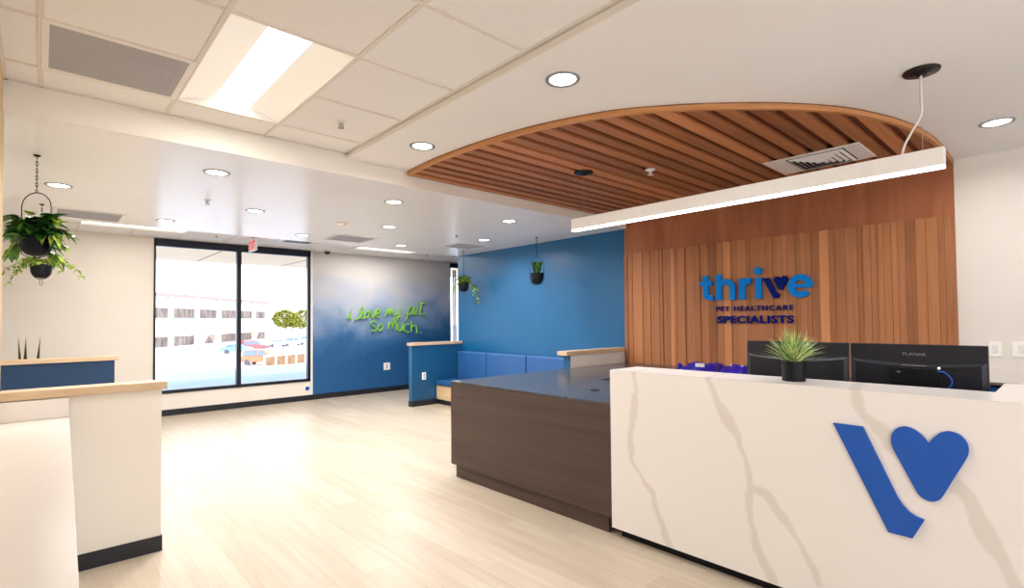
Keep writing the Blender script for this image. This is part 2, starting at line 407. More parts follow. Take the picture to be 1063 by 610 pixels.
# windows
def window(n, x0, x1, z0, z1, mulls, w=.05, head=.1):
    root = bpy.data.objects.new('window_%d' % n, None); COL.objects.link(root); root['kind'] = 'structure'; root.location = ((x0+x1)/2, YA, z0); root['_w'] = 1
    f = MB(); ya, yb = YA-.02, YA+.07
    f.box(x0, x0+w*.6, ya, yb, z0, z1).box(x1-w, x1, ya, yb, z0, z1).box(x0, x1, ya, yb, z1-head, z1).box(x0, x1, ya, yb, z0, z0+.055)
    f.box(x0, x1, ya-.012, ya, z1-head*.45, z1)
    for m_ in mulls: f.box(m_-.035, m_+.035, ya-.01, yb, z0, z1)
    f.build('window_frame', M['frame'], root, bevel=.004)
    ed = [x0+w*.6]+sum([[m_-.035, m_+.035] for m_ in mulls], [])+[x1-w]
    for i in range(0, len(ed), 2):
        MB().box(ed[i], ed[i+1], YA+.03, YA+.036, z0+.055, z1-head).build('window_pane', M['glass'], root)
    return root
window(1, 1.33, 3.83, .36, 2.86, [2.575], head=.12)
w2 = window(2, 7.10, 8.18, .10, 2.84, [], w=.03, head=.1)
f = MB()
for x in (7.262, 7.318): f.box(x, x+.03, YA+.075, YA+.1, .15, 2.70)
f.build('blue_mullion', M['bluewall'], w2)

# ------------------------------------------------------------------ cedar feature wall and ceiling raft
t = thing('wood_feature_wall', 'warm reddish cedar feature wall of upright boards behind the reception desk', 'wood wall', (5.86, 2.4, 0))
MB().box(5.85, 5.869, .70, 4.13, 0, 2.82).build('upper_panel', M['panelw'], t)
s = MB(); y = .70; i = 0
while y < 4.13:
    w = random.choice([.045, .06, .07, .075, .085, .10]); w = min(w, 4.13-y)
    d = random.choice([.006, .012, .02, .026]); s.tone = random.choice([.42, .46, .5, .52, .55, .58, .62]) if random.random() < .82 else random.choice([.3, .82, .9])
    if w > .01: s.box(5.85-d, 5.8495, y+.0012, y+w-.0012, .0, 2.372)
    y += w
s.build('slat_boards', M['slat'], t)
arc = [(2.455,4.09),(2.425,3.72),(2.428,3.40),(2.446,3.12),(2.474,2.88),(2.508,2.68),(2.55,2.50),(2.604,2.33),(2.664,2.17),(2.745,2.0),(2.87,1.82),(3.02,1.64),(3.215,1.44),(3.43,1.25),(3.66,1.09),(3.86,.975),(4.11,.875),(4.405,.787),(4.713,.73),(5.05,.70),(5.4,.692),(5.845,.70)]
arcs = catmull(arc, 3)
t = thing('ceiling_raft', 'half-oval cedar slat canopy fixed under the ceiling over the reception desk', 'ceiling canopy', (4.4, 2.6, 2.82))
MB().prism(arcs+[(5.845, 4.09)], 'Z', 2.852, 2.8595).build('backing_board', M['backing'], t)
rim = MB()
for i in range(len(arcs)-1):
    a, b = Vector(arcs[i]), Vector(arcs[i+1])
    def off(i):
        a_ = Vector(arcs[max(i-1,0)]); b_ = Vector(arcs[min(i+1,len(arcs)-1)]); d = (b_-a_).normalized(); return Vector((-d.y, d.x))*-.028 if False else Vector((-d.y, d.x))*.028
    a2, b2 = a+off(i), b+off(i+1)
    rim.add([(a.x,a.y,2.82),(b.x,b.y,2.82),(b2.x,b2.y,2.82),(a2.x,a2.y,2.82),(a.x,a.y,2.859),(b.x,b.y,2.859),(b2.x,b2.y,2.859),(a2.x,a2.y,2.859)], [(0,1,2,3),(4,7,6,5),(0,4,5,1),(2,6,7,3)])
rim.build('curved_rim', M['rim'], t)
def xarc(y):
    best = 5.845
    for i in range(len(arcs)-1):
        (x0, y0), (x1, y1) = arcs[i], arcs[i+1]
        if min(y0, y1) <= y <= max(y0, y1) and abs(y1-y0) > 1e-6: best = min(best, x0+(x1-x0)*(y-y0)/(y1-y0))
    return best
s = MB(); y = 4.085; tones = [.62,.5,.4,.55,.48,.6,.45,.8,.9,.5,.42,.6,.35,.5,.65,.45,.85,.4,.55,.3,.6,.5,.75,.4]
k = 0
while y-.09 > .70:
    s.tone = tones[k % len(tones)]*.92+.06*random.random()
    xa, xb = xarc(y)+.02, xarc(y-.085)+.02
    wv = .085
    s.add([(xa,y,2.8215),(5.845,y,2.8215),(5.845,y-wv,2.8215),(xb,y-wv,2.8215),(xa,y,2.8519),(5.845,y,2.8519),(5.845,y-wv,2.8519),(xb,y-wv,2.8519)],
          [(0,1,2,3),(4,7,6,5),(0,4,5,1),(1,5,6,2),(2,6,7,3),(3,7,4,0)])
    y -= .142; k += 1
s.build('slats', M['slatx'], t)

# ------------------------------------------------------------------ half walls
def half_wall(label, x0, x1, y0, y1, mb_, md, endm, capover=(.025, 0), top=1.112, base=True, name='half_wall'):
    t = thing(name, label, 'half wall', ((x0+x1)/2, (y0+y1)/2, 0))
    b = MB().box(x0, x1, y0, y1, 0, top-.05)
    for i, f in enumerate(b.f): b.mi[i] = 0
    b.mi[5] = 1; b.mi[3] = 1
    b.build('wall_body', [md, endm], t)
    MB().box(x0-capover[0], x1+capover[1], y0-.022, y1+.022, top-.05, top).build('wood_cap', M['cap'], t, bevel=.003)
    if base:
        MB().box(x0-.008 if capover[0] else x0, x1+(.008 if capover[1] else 0), y0-.008, y1+.008, 0, .10).build('base_strip', M['base'], t)
    return t
half_wall('blue half wall with maple cap at the near-left end of the blue bench, under the green lettering', 4.78, 5.865, 7.83, 7.93, None, M['blue_dark'], M['bluewall'], (.03, 0))
half_wall('white half wall with maple cap standing between the dark counter and the blue bench', 4.74, 5.865, 4.15, 4.265, None, M['white_wall'], M['bluewall'], (.09, 0))
half_wall('white half wall with maple cap and black base in the left foreground', XL+.002, .60, 4.12, 4.24, None, M['white_wall'], M['white_wall'], (0, .03))
half_wall('navy blue half wall with maple cap in front of the snake plant, far left', -1.585, .66, 7.78, 7.90, None, M['navy'], M['navy'], (0, .035))

# ------------------------------------------------------------------ bench
t = thing('banquette_bench', 'blue upholstered banquette bench with maple base along the blue wall', 'bench', (5.6, 6.05, 0))
MB().box(5.28, 5.86, 4.28, 7.815, .09, .335).build('bench_base', M['bench_wood'], t, bevel=.004)
MB().box(5.31, 5.86, 4.28, 7.815, 0, .09).build('toe_kick', M['base'], t)
for a, b in ((4.28, 6.04), (6.045, 7.815)):
    MB().box(5.25, 5.73, a+.004, b-.004, .337, .425).build('seat_cushion', M['vinylseat'], t, bevel=.028, seg=4, smooth=True)
for a, b in ((6.985, 7.815), (5.975, 6.975), (5.125, 5.965), (4.28, 5.115)):
    MB().box(5.735, 5.865, a+.004, b-.004, .40, .925).build('back_cushion', M['vinyl'], t, bevel=.022, seg=4, smooth=True)

# ------------------------------------------------------------------ dark counter
t = thing('dark_counter', 'dark brown lower counter with polished grey stone top left of the white desk', 'counter', (3.5, 3.2, 0))
poly = [(2.93, 2.212), (2.93, 4.10), (5.822, 4.10), (5.822, .72), (5.15, .72), (5.15, 3.13), (3.98, 3.13), (3.98, 2.212)]
MB().prism(poly, 'Z', .896, .914).build('stone_top', M['stone'], t)
ins = [(2.932, 2.214), (2.932, 4.098), (5.82, 4.098), (5.82, .722), (5.152, .722), (5.152, 3.128), (3.978, 3.128), (3.978, 2.214)]
MB().prism(ins, 'Z', .125, .896).build('cabinet_body', M['laminate'], t)
ins2 = [(2.965, 2.26), (2.965, 4.06), (5.82, 4.06), (5.82, .76), (5.19, .76), (5.19, 3.09), (3.94, 3.09), (3.94, 2.26)]
MB().prism(ins2, 'Z', 0, .125).build('toe_kick', M['laminate'], t)
MB().lathe([(.030,0),(.036,.001),(.036,.004),(.030,.005),(.024,.003),(.0001,.002)], (3.37, 2.69, .9145), 20).build('grommet', M['black'], t, smooth=True)

# ------------------------------------------------------------------ white quartz reception desk
VE = [([(2.016,1.30),(2.016,1.149),(1.995,1.023),(2.039,.703),(2.027,.545),(1.883,.37),(1.77,.078)], .017),
      ([(1.53,1.5),(1.501,1.155),(1.444,1.029),(1.334,.844),(1.272,.709),(1.253,.563),(1.266,.437),(1.229,.237),(1.136,.066)], .018),
      ([(1.253,.563),(1.166,.526),(1.079,.425),(.988,.292),(.915,.147)], .018),
      ([(.80,1.5),(.742,1.141),(.705,1.033),(.641,.951),(.59,.892),(.378,.78),(.317,.684),(.272,.569),(.198,.41),(.05,.1)], .022),
      ([(-.2,1.5),(-.3,1.1),(-.45,.6),(-.5,.06)], .02)]
def vein(u, v):
    wx = noise.noise(Vector((u*9, v*9, 3)))*.022+noise.noise(Vector((u*34, v*34, 1)))*.009
    wy = noise.noise(Vector((u*9+50, v*9, 7)))*.022
    p = Vector((u+wx, v+wy)); r = 0
    for pts, w in VE:
        for i in range(len(pts)-1):
            a, b = Vector(pts[i]), Vector(pts[i+1]); d = b-a; h = max(0, min(1, (p-a).dot(d)/d.dot(d)))
            ww = w*(1.45+1.1*noise.noise(Vector((a.x+d.x*h, (a.y+d.y*h)*5, 9))))
            dist = (p-(a+d*h)).length
            if dist < ww: r = max(r, min(1, (ww-dist)/(.010)))
    return r
def quartz_grid(y0, y1, v0, v1, step, fn, vfn):
    """grid of faces with a per-vertex vein value"""
    ny, nv = int((y1-y0)/step), max(1, int((v1-v0)/step)); vs = []; val = []; fs = []
    for i in range(ny+1):
        for j in range(nv+1):
            a, b = y0+(y1-y0)*i/ny, v0+(v1-v0)*j/nv
            vs.append(fn(a, b)); val.append(vfn(a, b))
    for i in range(ny):
        for j in range(nv): fs.append((i*(nv+1)+j, (i+1)*(nv+1)+j, (i+1)*(nv+1)+j+1, i*(nv+1)+j+1))
    return vs, fs, val
def quartz_obj(name, parent, mb, grids):
    val = [0.0]*len(mb.v)
    for vs, fs, vl in grids: mb.add(vs, fs); val += vl
    o = mb.build(name, M['quartz'], parent)
    at_ = o.data.attributes.new('vein', 'FLOAT', 'POINT')
    at_.data.foreach_set('value', val); return o
t = thing('reception_desk', 'tall white veined quartz reception desk with blue heart emblem on its front', 'reception desk', (3.1, .8, 0))
Y0, Y1 = -.75, 2.205
g = quartz_grid(Y0, Y1, .063, 1.145, .011, lambda a, b: (2.9295, a, b), vein)
quartz_obj('front_panel', t, MB().box(2.93, 2.96, Y0, Y1, .063, 1.144), [g])
g = quartz_grid(Y0, Y1, 0, .3295, .014, lambda a, b: (2.9295+b, a, 1.1455), lambda a, b: vein(a, 1.145+b))
quartz_obj('transaction_top', t, MB().box(2.96, 3.255, Y0, Y1, 1.105, 1.145), [g])
quartz_obj('return_top', t, MB().box(3.256, 3.705, Y0, .265, 1.105, 1.1455), [])
quartz_obj('end_panel', t, MB().box(2.96, 3.255, Y1-.03, Y1, .915, 1.105), []); quartz_obj('return_panel', t, MB().box(3.675, 3.705, Y0, .265, .063, 1.105), [])
MB().box(3.10, 3.255, Y0, Y1-.031, .05, 1.105).build('inner_panel', M['laminate'], t)
MB().box(2.985, 3.10, Y0, Y1-.04, 0, .063).build('toe_kick', M['black'], t)
V_ = [(.835,.972),(.709,.972),(.58,.668),(.561,.637),(.539,.613),(.512,.597),(.483,.591),(.528,.497),(.618,.498)]
H_ = [(.461,.934),(.485,.968),(.516,.99),(.547,.995),(.578,.980),(.598,.945),(.598,.905),(.582,.867),(.509,.71),(.489,.685),(.456,.678),(.43,.692),(.413,.718),(.343,.872),(.327,.915),(.331,.958),(.353,.988),(.388,.998),(.42,.985),(.444,.96)]
em = tag(bpy.data.objects.new('emblem_sign', None), 'large blue V-shaped stroke and heart emblem on the white desk front', 'emblem'); em.location = (2.929, .58, .75); em['_w'] = 1; COL.objects.link(em)
hc = [(.461,.934),(.472,.951),(.490,.972),(.516,.990),(.547,.996),(.574,.985),(.592,.962),(.599,.930),(.595,.898),(.582,.867),(.546,.79),(.512,.718),(.498,.696),(.478,.682),(.456,.679),(.436,.688),(.420,.706),(.385,.782),(.343,.872),(.330,.905),(.327,.935),(.335,.965),(.356,.989),(.388,.998),(.418,.988),(.440,.966),(.452,.950),(.461,.934)]
H_ = catmull(hc, 4)[:-1]
MB().prism(V_, 'X', 2.915, 2.9294).build('slanted_stroke', M['logoblue'], em, bevel=.0015)
MB().prism(H_, 'X', 2.915, 2.9294).build('heart', M['logoblue'], em, bevel=.0015)

# work desk behind
t = thing('work_desk', 'dark work desk behind the tall white reception desk', 'desk', (3.65, .9, 0))
MB().box(3.26, 4.05, .30, 2.2, .70, .735).build('desk_top', M['black'], t)
MB().box(3.30, 3.34, .32, 2.18, 0, .70).box(3.98, 4.02, .32, .36, 0, .70).box(3.98, 4.02, 2.14, 2.18, 0, .70).build('desk_leg_panel', M['black'], t)

# ------------------------------------------------------------------ wall sign
def text_mesh(name, body, parent, m, Yl, Yr, z0, z1, depth=.015, x=5.822, bold=.02, sp=1.0):
    cu = bpy.data.curves.new(name, 'FONT'); cu.body = body; cu.size = 1; cu.extrude = .05; cu.offset = bold; cu.space_character = sp
    to = bpy.data.objects.new(name+'_tmp', cu); COL.objects.link(to)
    dg = bpy.context.evaluated_depsgraph_get(); me = bpy.data.meshes.new_from_object(to.evaluated_get(dg))
    bpy.data.objects.remove(to)
    xs = [v.co.x for v in me.vertices]; ys = [v.co.y for v in me.vertices]; zs = [v.co.z for v in me.vertices]
    for v in me.vertices:
        u = (v.co.x-min(xs))/(max(xs)-min(xs)); w = (v.co.y-min(ys))/(max(ys)-min(ys)); q = (v.co.z-min(zs))/(max(zs)-min(zs))
        v.co = Vector((x-q*depth, Yl+(Yr-Yl)*u, z0+(z1-z0)*w)) if False else Vector((x-q*depth, Yl+(Yr-Yl)*((v.co.x-xmin(xs))/xspan(xs)), z0+(z1-z0)*w))
    split_letters(me, m, parent)
def split_letters(me, m, parent):
    bm = bmesh.new(); bm.from_mesh(me); bmesh.ops.remove_doubles(bm, verts=bm.verts, dist=1e-5); bm.verts.ensure_lookup_table()
    seen = set(); isl = []
    for v in bm.verts:
        if v.index in seen: continue
        st = [v]; seen.add(v.index); grp = []
        while st:
            a = st.pop(); grp.append(a)
            for e in a.link_edges:
                b = e.other_vert(a)
                if b.index not in seen: seen.add(b.index); st.append(b)
        isl.append(grp)
    for grp in isl:
        idx = {v.index: i for i, v in enumerate(grp)}
        fs = {f for v in grp for f in v.link_faces}
        m2 = bpy.data.meshes.new('letter'); m2.from_pydata([tuple(v.co) for v in grp], [], [[idx[v.index] for v in f.verts] for f in fs]); m2.materials.append(m)
        o = bpy.data.objects.new('letter', m2); COL.objects.link(o); o.parent = parent
        if parent.get('_w'): o.matrix_parent_inverse = Matrix.Translation(-Vector(parent.location))
    bm.free()
def xmin(xs): return min(xs)
def xspan(xs): return max(xs)-min(xs)
t = thing('wall_sign', 'blue and navy dimensional letters reading thrive on the cedar feature wall', 'wall sign', (5.82, 2.4, 1.44))
XS0, XS1 = 5.79, 5.826
def rod(mb, p, q, w, dx=0):     # flat bar between two (Y,z) points
    p, q = Vector(p), Vector(q); d = (q-p).normalized(); n = Vector((-d.y, d.x))*w/2
    mb.prism([tuple(p+n), tuple(q+n), tuple(q-n), tuple(p-n)], 'X', XS0-dx, XS1)
def arcbar(mb, cy, cz, ry, rz, a0, a1, w, n=22, dx=0):
    o, i_ = [], []
    for k in range(n+1):
        a = math.radians(a0+(a1-a0)*k/n)
        o.append((cy-ry*math.cos(a), cz+rz*math.sin(a))); i_.append((cy-(ry-w)*math.cos(a), cz+(rz-w)*math.sin(a)))
    vs = []; fs = []
    for k in range(n+1): vs += [(XS0-dx, *o[k]), (XS0-dx, *i_[k]), (XS1, *i_[k]), (XS1, *o[k])]
    for k in range(n):
        for j in range(4): fs.append((k*4+j, k*4+(j+1)%4, (k+1)*4+(j+1)%4, (k+1)*4+j))
    fs += [(0,1,2,3), (n*4+3, n*4+2, n*4+1, n*4)]
    mb.add(vs, fs)
W = .064
m_ = MB(); rod(m_, (2.955, 1.995), (2.955, 1.775), W); arcbar(m_, 2.893, 1.776, .094, .074, 180, 270, W); rod(m_, (2.894, 1.734), (2.868, 1.734), W); rod(m_, (3.032, 1.905), (2.878, 1.905), .052, .0006)
m_.build('letter', M['thriveblue'], t)
m_ = MB(); rod(m_, (2.797, 2.0), (2.797, 1.703), W); rod(m_, (2.639, 1.836), (2.639, 1.703), W); arcbar(m_, 2.718, 1.835, .111, .108, 0, 158, W, 26, .0006); m_.build('letter', M['thriveblue'], t)
m_ = MB(); rod(m_, (2.531, 1.938), (2.531, 1.703), W); arcbar(m_, 2.445, 1.82, .118, .118, 165, 80, W, 16, .0006); m_.build('letter', M['thriveblue'], t)
m_ = MB(); rod(m_, (2.35, 1.935), (2.35, 1.703), W); m_.prism([(2.353+.042*math.cos(a*math.pi/12), 2.008+.042*math.sin(a*math.pi/12)) for a in range(24)], 'X', XS0, XS1); m_.build('letter', M['thriveblue'], t)
def vmap(p):   # emblem shape scaled onto the wall sign
    u = (.835-p[0])/(.835-.327); w = (p[1]-.497)/(.998-.497); return (2.301-u*.25, 1.705+w*.232)
m_ = MB(); m_.prism([vmap(p) for p in V_], 'X', XS0, XS1); m_.prism([vmap(p) for p in H_], 'X', XS0, XS1); m_.build('letter', M['signnavy'], t)['label'] = 'navy v shaped as a stroke and a heart'
m_ = MB(); arcbar(m_, 1.93, 1.822, .118, .122, -3, 318, W*.95, 44); rod(m_, (2.02, 1.822), (1.818, 1.822), .040, .0006); m_.build('letter', M['thriveblue'], t)
text_mesh('letters', 'PET HEALTHCARE', t, M['signnavy'], 2.838, 2.003, 1.575, 1.63, bold=.018, sp=1.28)
text_mesh('letters', 'SPECIALISTS', t, M['signnavy'], 2.828, 2.003, 1.436, 1.52, bold=.032, sp=1.12)

# ------------------------------------------------------------------ green lettering on mural wall
STR = [
('i', [[(4.54,1.571),(4.585,1.571),(4.615,1.619),(4.641,1.686),(4.62,1.6),(4.63,1.547),(4.661,1.537)],[(4.659,1.752),(4.664,1.742)]]),
('l', [[(4.722,1.532),(4.789,1.551),(4.861,1.628),(4.908,1.726),(4.888,1.79),(4.859,1.736),(4.849,1.638),(4.851,1.58),(4.887,1.555)]]),
('o', [[(4.887,1.555),(4.934,1.57),(4.94,1.638),(4.987,1.697),(5.029,1.678),(5.024,1.609),(4.976,1.565),(4.939,1.589)]]),
('v', [[(5.029,1.682),(5.072,1.717),(5.088,1.648),(5.115,1.569),(5.153,1.638),(5.164,1.718)]]),
('e', [[(5.169,1.638),(5.256,1.668),(5.289,1.718),(5.251,1.743),(5.196,1.703),(5.18,1.638),(5.212,1.588),(5.28,1.583)]]),
('m', [[(5.403,1.588),(5.428,1.679),(5.457,1.762),(5.445,1.656),(5.5,1.75),(5.521,1.74),(5.507,1.633),(5.572,1.74),(5.599,1.748),(5.585,1.649)]]),
('y', [[(5.609,1.756),(5.597,1.672),(5.64,1.621),(5.709,1.664),(5.758,1.772),(5.735,1.633),(5.691,1.526),(5.639,1.48),(5.605,1.519),(5.648,1.56),(5.778,1.587)]]),
('p', [[(5.91,1.509),(5.946,1.618),(5.982,1.766),(6.045,1.806),(6.09,1.751),(6.045,1.672),(5.981,1.633),(5.893,1.649)]]),
('e', [[(5.99,1.625),(6.135,1.673),(6.194,1.76),(6.154,1.794),(6.112,1.728),(6.126,1.649),(6.208,1.649)]]),
('t', [[(6.321,1.928),(6.286,1.776),(6.267,1.689),(6.31,1.641),(6.403,1.652)],[(6.233,1.879),(6.433,1.885)]]),
('s', [[(5.183,1.475),(5.117,1.496),(5.076,1.437),(5.166,1.382),(5.187,1.312),(5.123,1.288),(5.09,1.31)]]),
('o', [[(5.297,1.44),(5.253,1.391),(5.246,1.321),(5.296,1.296),(5.341,1.369),(5.32,1.43),(5.297,1.44)]]),
('m', [[(5.477,1.33),(5.489,1.467),(5.494,1.406),(5.554,1.466),(5.574,1.42),(5.57,1.344),(5.579,1.42),(5.63,1.46),(5.665,1.419),(5.655,1.296)]]),
('u', [[(5.708,1.464),(5.704,1.357),(5.738,1.279),(5.794,1.317),(5.826,1.432)],[(5.826,1.45),(5.822,1.29)]]),
('c', [[(5.986,1.422),(5.9,1.416),(5.856,1.339),(5.896,1.26),(5.985,1.247)]]),
('h', [[(6.044,1.492),(6.039,1.257),(6.052,1.343),(6.115,1.397),(6.17,1.357),(6.178,1.222)]]),
('.', [[(6.283,1.236),(6.295,1.226)]])]
t = thing('wall_lettering', 'lime green handwritten lettering reading i love my pet so much on the cloudy blue wall', 'wall lettering', (5.4, 9.93, 1.2))
for ch, strokes in STR:
    mb = MB()
    for st in strokes:
        pts = [(x, 9.915, z) for x, z in st]
        pts = catmull(pts, 5) if len(pts) > 2 else pts
        mb.tube(pts, .0165, 8)
        mid = pts[len(pts)//2]; mb.tube([mid, (mid[0], 9.949, mid[2])], .006, 6)
    mb.build('letter', M['green'], t, smooth=True)

# ------------------------------------------------------------------ lights
def downlight(x, y, z, label, power, col=(255, 240, 220), lensmat=None, r=.095):
    t = thing('downlight', label, 'ceiling light', (x, y, z), 'round recessed downlights', world=False)
    return t
proto = None
DL = [
 (2.175,1.938,2.86,'large round recessed downlight nearest the camera, beside the curved wood rim',1),
 (2.187,3.415,2.86,'round recessed downlight just left of the pointed tip of the wood canopy',1),
 (4.976,.352,2.86,'round recessed downlight at far right between wood canopy and white wall',1),
 (2.67,4.708,2.72,'round recessed downlight nearest the left tip of the wood canopy, past the ceiling step',0),
 (3.339,6.013,2.72,'round recessed downlight right of the smoke detector, mid-ceiling',0),
 (4.318,7.387,2.72,'round recessed downlight above the green lettering near the square ceiling diffuser',0),
 (4.278,4.725,2.72,'round recessed downlight closest to the straight canopy edge, left of the pendant bar',0),
 (4.986,6.079,2.72,'round recessed downlight beside the pale ceiling grille near the blue wall corner',0),
 (.107,6.026,2.72,'round recessed downlight beside the chain of the left hanging planter',0),
 (1.048,4.70,2.72,'large round recessed downlight below the ceiling step, above and left of the window',0),
 (1.73,6.062,2.72,'round recessed downlight over the window mullion, second nearest above the exit sign',0),
 (2.721,7.355,2.72,'small round recessed downlight just in front of the supply diffuser over the right window pane',0),
 (1.093,7.32,2.72,'small round recessed downlight over the left window corner near the long troffer',0),
]
for i, (x, y, z, lab, near) in enumerate(DL):
    if proto is None:
        t = proto = thing('downlight', lab, 'ceiling light', (x, y, z), 'round recessed downlights', world=False)
        MB().lathe([(.074,-.001),(.078,-.005),(.096,-.006),(.099,-.002),(.099,-.0002)], (0,0,0), 40).build('trim_ring', M['chrome'], t, smooth=True)
        MB().lathe([(.0001,-.0022),(.076,-.0022),(.076,-.0005)], (0,0,0), 40).build('lens', M['lens'], t)
    else:
        t = copy_tree(proto); t.location = (x, y, z); t['label'] = lab
    area((x, y, z-.008), .14, 10.5 if near else 24, (255, 251, 247), spread=math.radians(165))

def troffer(name, label, x0, x1, y0, y1, z, along, m, group=None):
    t = thing(name, label, 'ceiling light', ((x0+x1)/2, (y0+y1)/2, z), group)
    fr = MB(); w = .014
    fr.box(x0+.002, x0+w, y0+.002, y1-.002, z-.005, z+.091).box(x1-w, x1-.002, y0+.002, y1-.002, z-.005, z+.091).box(x0+w, x1-w, y0+.002, y0+w, z-.005, z+.091).box(x0+w, x1-w, y1-w, y1-.002, z-.005, z+.091)
    fr.box(x0+w, x1-w, y0+w, y1-w, z+.0905, z+.092); fr.build('frame', M['white_metal'], t)
    rb = MB(); n = 10
    if along == 'Y':
        c = (x0+x1)/2; h = (x1-x0)/2-w; cw = .108
        for sgn in (-1, 1):
            pts = [(c+sgn*(cw+(h-cw)*k/n), z+.004+.046*math.cos(math.pi/2*k/n)) for k in range(n+1)]
            pr = pts+[(pts[-1][0], z+.09), (pts[0][0], z+.09)]
            rb.prism(pr if sgn > 0 else pr[::-1], 'Y', y0+w, y1-w)
        rb.build('reflector', M['basin'], t, smooth=True)
        MB().prism([(c-cw, z+.05), (c-cw*.6, z+.034), (c, z+.026), (c+cw*.6, z+.034), (c+cw, z+.05), (c+cw, z+.09), (c-cw, z+.09)], 'Y', y0+w+.002, y1-w-.002).build('diffuser', m, t, smooth=True)
    else:
        MB().box(x0+w, x1-w, y0+w, y1-w, z+.02, z+.06).build('diffuser', m, t)
    return t
troffer('ceiling_troffer', 'large bright two-by-four ceiling troffer with curved white reflectors, top left', *TR, ZT, 'Y', M['troff'])
area(((TR[0]+TR[1])/2, (TR[2]+TR[3])/2, ZT-.012), .2, 16, (255, 247, 236), size_y=1.15)
troffer('ceiling_troffer', 'long thin bright troffer above the left edge of the window', *T1, 2.87, 'X', M['farlens'])
troffer('ceiling_troffer', 'long thin bright troffer over the cloudy blue mural wall', *T2, 2.87, 'X', M['farlens'])
area((1.0, 8.9, 2.85), 1.1, 16, (255, 250, 244), size_y=.5); area((4.95, 9.0, 2.85), 1.1, 34, (255, 250, 244), size_y=.5)
# added fill lights behind the camera: overhead, rear wall, left wall; no fixtures modelled
area((.9, -.6, 2.88), .5, 14, (255, 249, 240), size_y=1.2)
area((2.6, -3.95, 1.5), 4.5, 95, (242, 247, 255), rot=(math.radians(-90), 0, math.radians(0)), size_y=2.4)  # added broad cool fill across the rear wall

area((-.14, -2.3, 1.5), 2.8, 62, (240, 246, 255), rot=(0, math.radians(-90), 0), size_y=2.2) if False else area((-.14, -2.3, 1.5), 2.2, 62, (240, 246, 255), rot=(0, math.radians(-90), 0), size_y=2.8)  # added cool fill on the left wall, brightens the desk front
# linear pendant
t = thing('linear_pendant_light', 'long white linear pendant light hanging over the reception desk', 'pendant light', (3.6, 1.77, 2.30))
ya, yb = .463, 3.10
MB().box(3.57, 3.63, ya, yb, 2.312, 2.41).build('housing', M['white_metal'], t, bevel=.002)
MB().box(3.572, 3.628, ya+.002, yb-.002, 2.300, 2.3119).build('diffuser', M['bar'], t)
for y, z in ((.553, 2.86), (2.97, 2.8212)):
    MB().lathe([(.0001,-.03),(.02,-.03),(.03,-.02),(.082,-.012),(.086,-.006),(.086,0)], (3.6, y, z-.0005), 28).build('canopy', M['darkmetal'], t, smooth=True)
MB().tube([(3.6,.557,2.84),(3.6,.557,2.41)], .0018, 6).build('steel_cable', M['steel'], t)
MB().tube([(3.6,2.97,2.80),(3.6,2.97,2.41)], .0018, 6).build('steel_cable', M['steel'], t)
for dx, dy in ((-.008, .0), (.008, .008)):
    MB().tube(catmull([(3.6+dx,.553+dy,2.84),(3.6+dx,.555+dy,2.70),(3.6+dx,.557+dy,2.61),(3.6+dx,.60+dy,2.53),(3.6+dx,.635+dy,2.46),(3.6+dx,.645+dy,2.41)], 5), .0045, 8).build('power_cord', M['whitecord'], t, smooth=True)
area((3.6, (ya+yb)/2, 2.297), .05, 20, (255, 250, 248), size_y=yb-ya-.02)

# ------------------------------------------------------------------ grilles, detectors
def grille(label, x0, x1, y0, y1, z, border=.03, name='return_air_grille', depth=.008):
    t = thing(name, label, 'air vent', ((x0+x1)/2, (y0+y1)/2, z))
    b = border
    MB().box(x0, x0+b, y0, y1, z-depth, z-.0005).box(x1-b, x1, y0, y1, z-depth, z-.0005).box(x0+b, x1-b, y0, y0+b, z-depth, z-.0005).box(x0+b, x1-b, y1-b, y1, z-depth, z-.0005).build('frame', M['white_metal'], t, bevel=.001)
    g = MB(); g.box(x0+b, x1-b, y0+b, y1-b, z-.0035, z-.0005)
    n = int((x1-x0-2*b)/.016)
    for i in range(1, n): xx = x0+b+(x1-x0-2*b)*i/n; g.box(xx-.002, xx+.002, y0+b, y1-b, z-.006, z-.0035)
    g.build('perforated_face', M['ventgrey'], t)
    return t
grille('large grey perforated return grille in the tile ceiling at top left', -.011, .608, 3.165, 3.785, ZT, .028)
grille('grey rectangular return grille behind the left hanging planter', .09, .70, 7.17, 7.76, ZF)
grille('grey square return grille above the green lettering', 3.07, 3.68, 6.92, 7.50, ZF)
grille('pale square return grille near the blue wall corner, crossed by a glare streak', 4.84, 5.48, 6.50, 7.06, ZF)
# cedar raft supply diffuser (square, stepped louvres)
t = thing('supply_diffuser', 'white square supply air diffuser with stepped louvres set in the wood canopy', 'air vent', (4.8, 1.43, 2.82))
x0, x1, y0, y1, z = 4.56, 5.06, 1.085, 1.79, 2.8212
MB().box(x0, x1, y0, y1, z-.009, z-.0002).build('frame_plate', M['white_metal'], t, bevel=.002)
lv = MB(); cx, cy = 4.81, 1.41
for k in range(5):
    a = .20-.038*k; zz = z-.010-.004*k
    for sx in (-1, 1):
        lv.add([(cx+sx*a, cy-a, zz), (cx+sx*a, cy+a, zz), (cx+sx*(a-.022), cy+a-.022, zz-.012), (cx+sx*(a-.022), cy-a+.022, zz-.012)], [(0,1,2,3)])
        lv.add([(cx-a, cy+sx*a, zz), (cx+a, cy+sx*a, zz), (cx+a-.022, cy+sx*(a-.022), zz-.012), (cx-a+.022, cy+sx*(a-.022), zz-.012)], [(0,1,2,3)])
lv.build('louvres', M['white_metal'], t)
MB().box(cx-.21, cx+.21, cy-.21, cy+.21, z-.0105, z-.0092).build('dark_throat', M['black'], t)
t = thing('supply_diffuser', 'white supply air diffuser in the far tile ceiling above the right window pane', 'air vent', (3.235, 8.9, 2.87))
x0, x1, y0, y1, z = *DF, 2.87
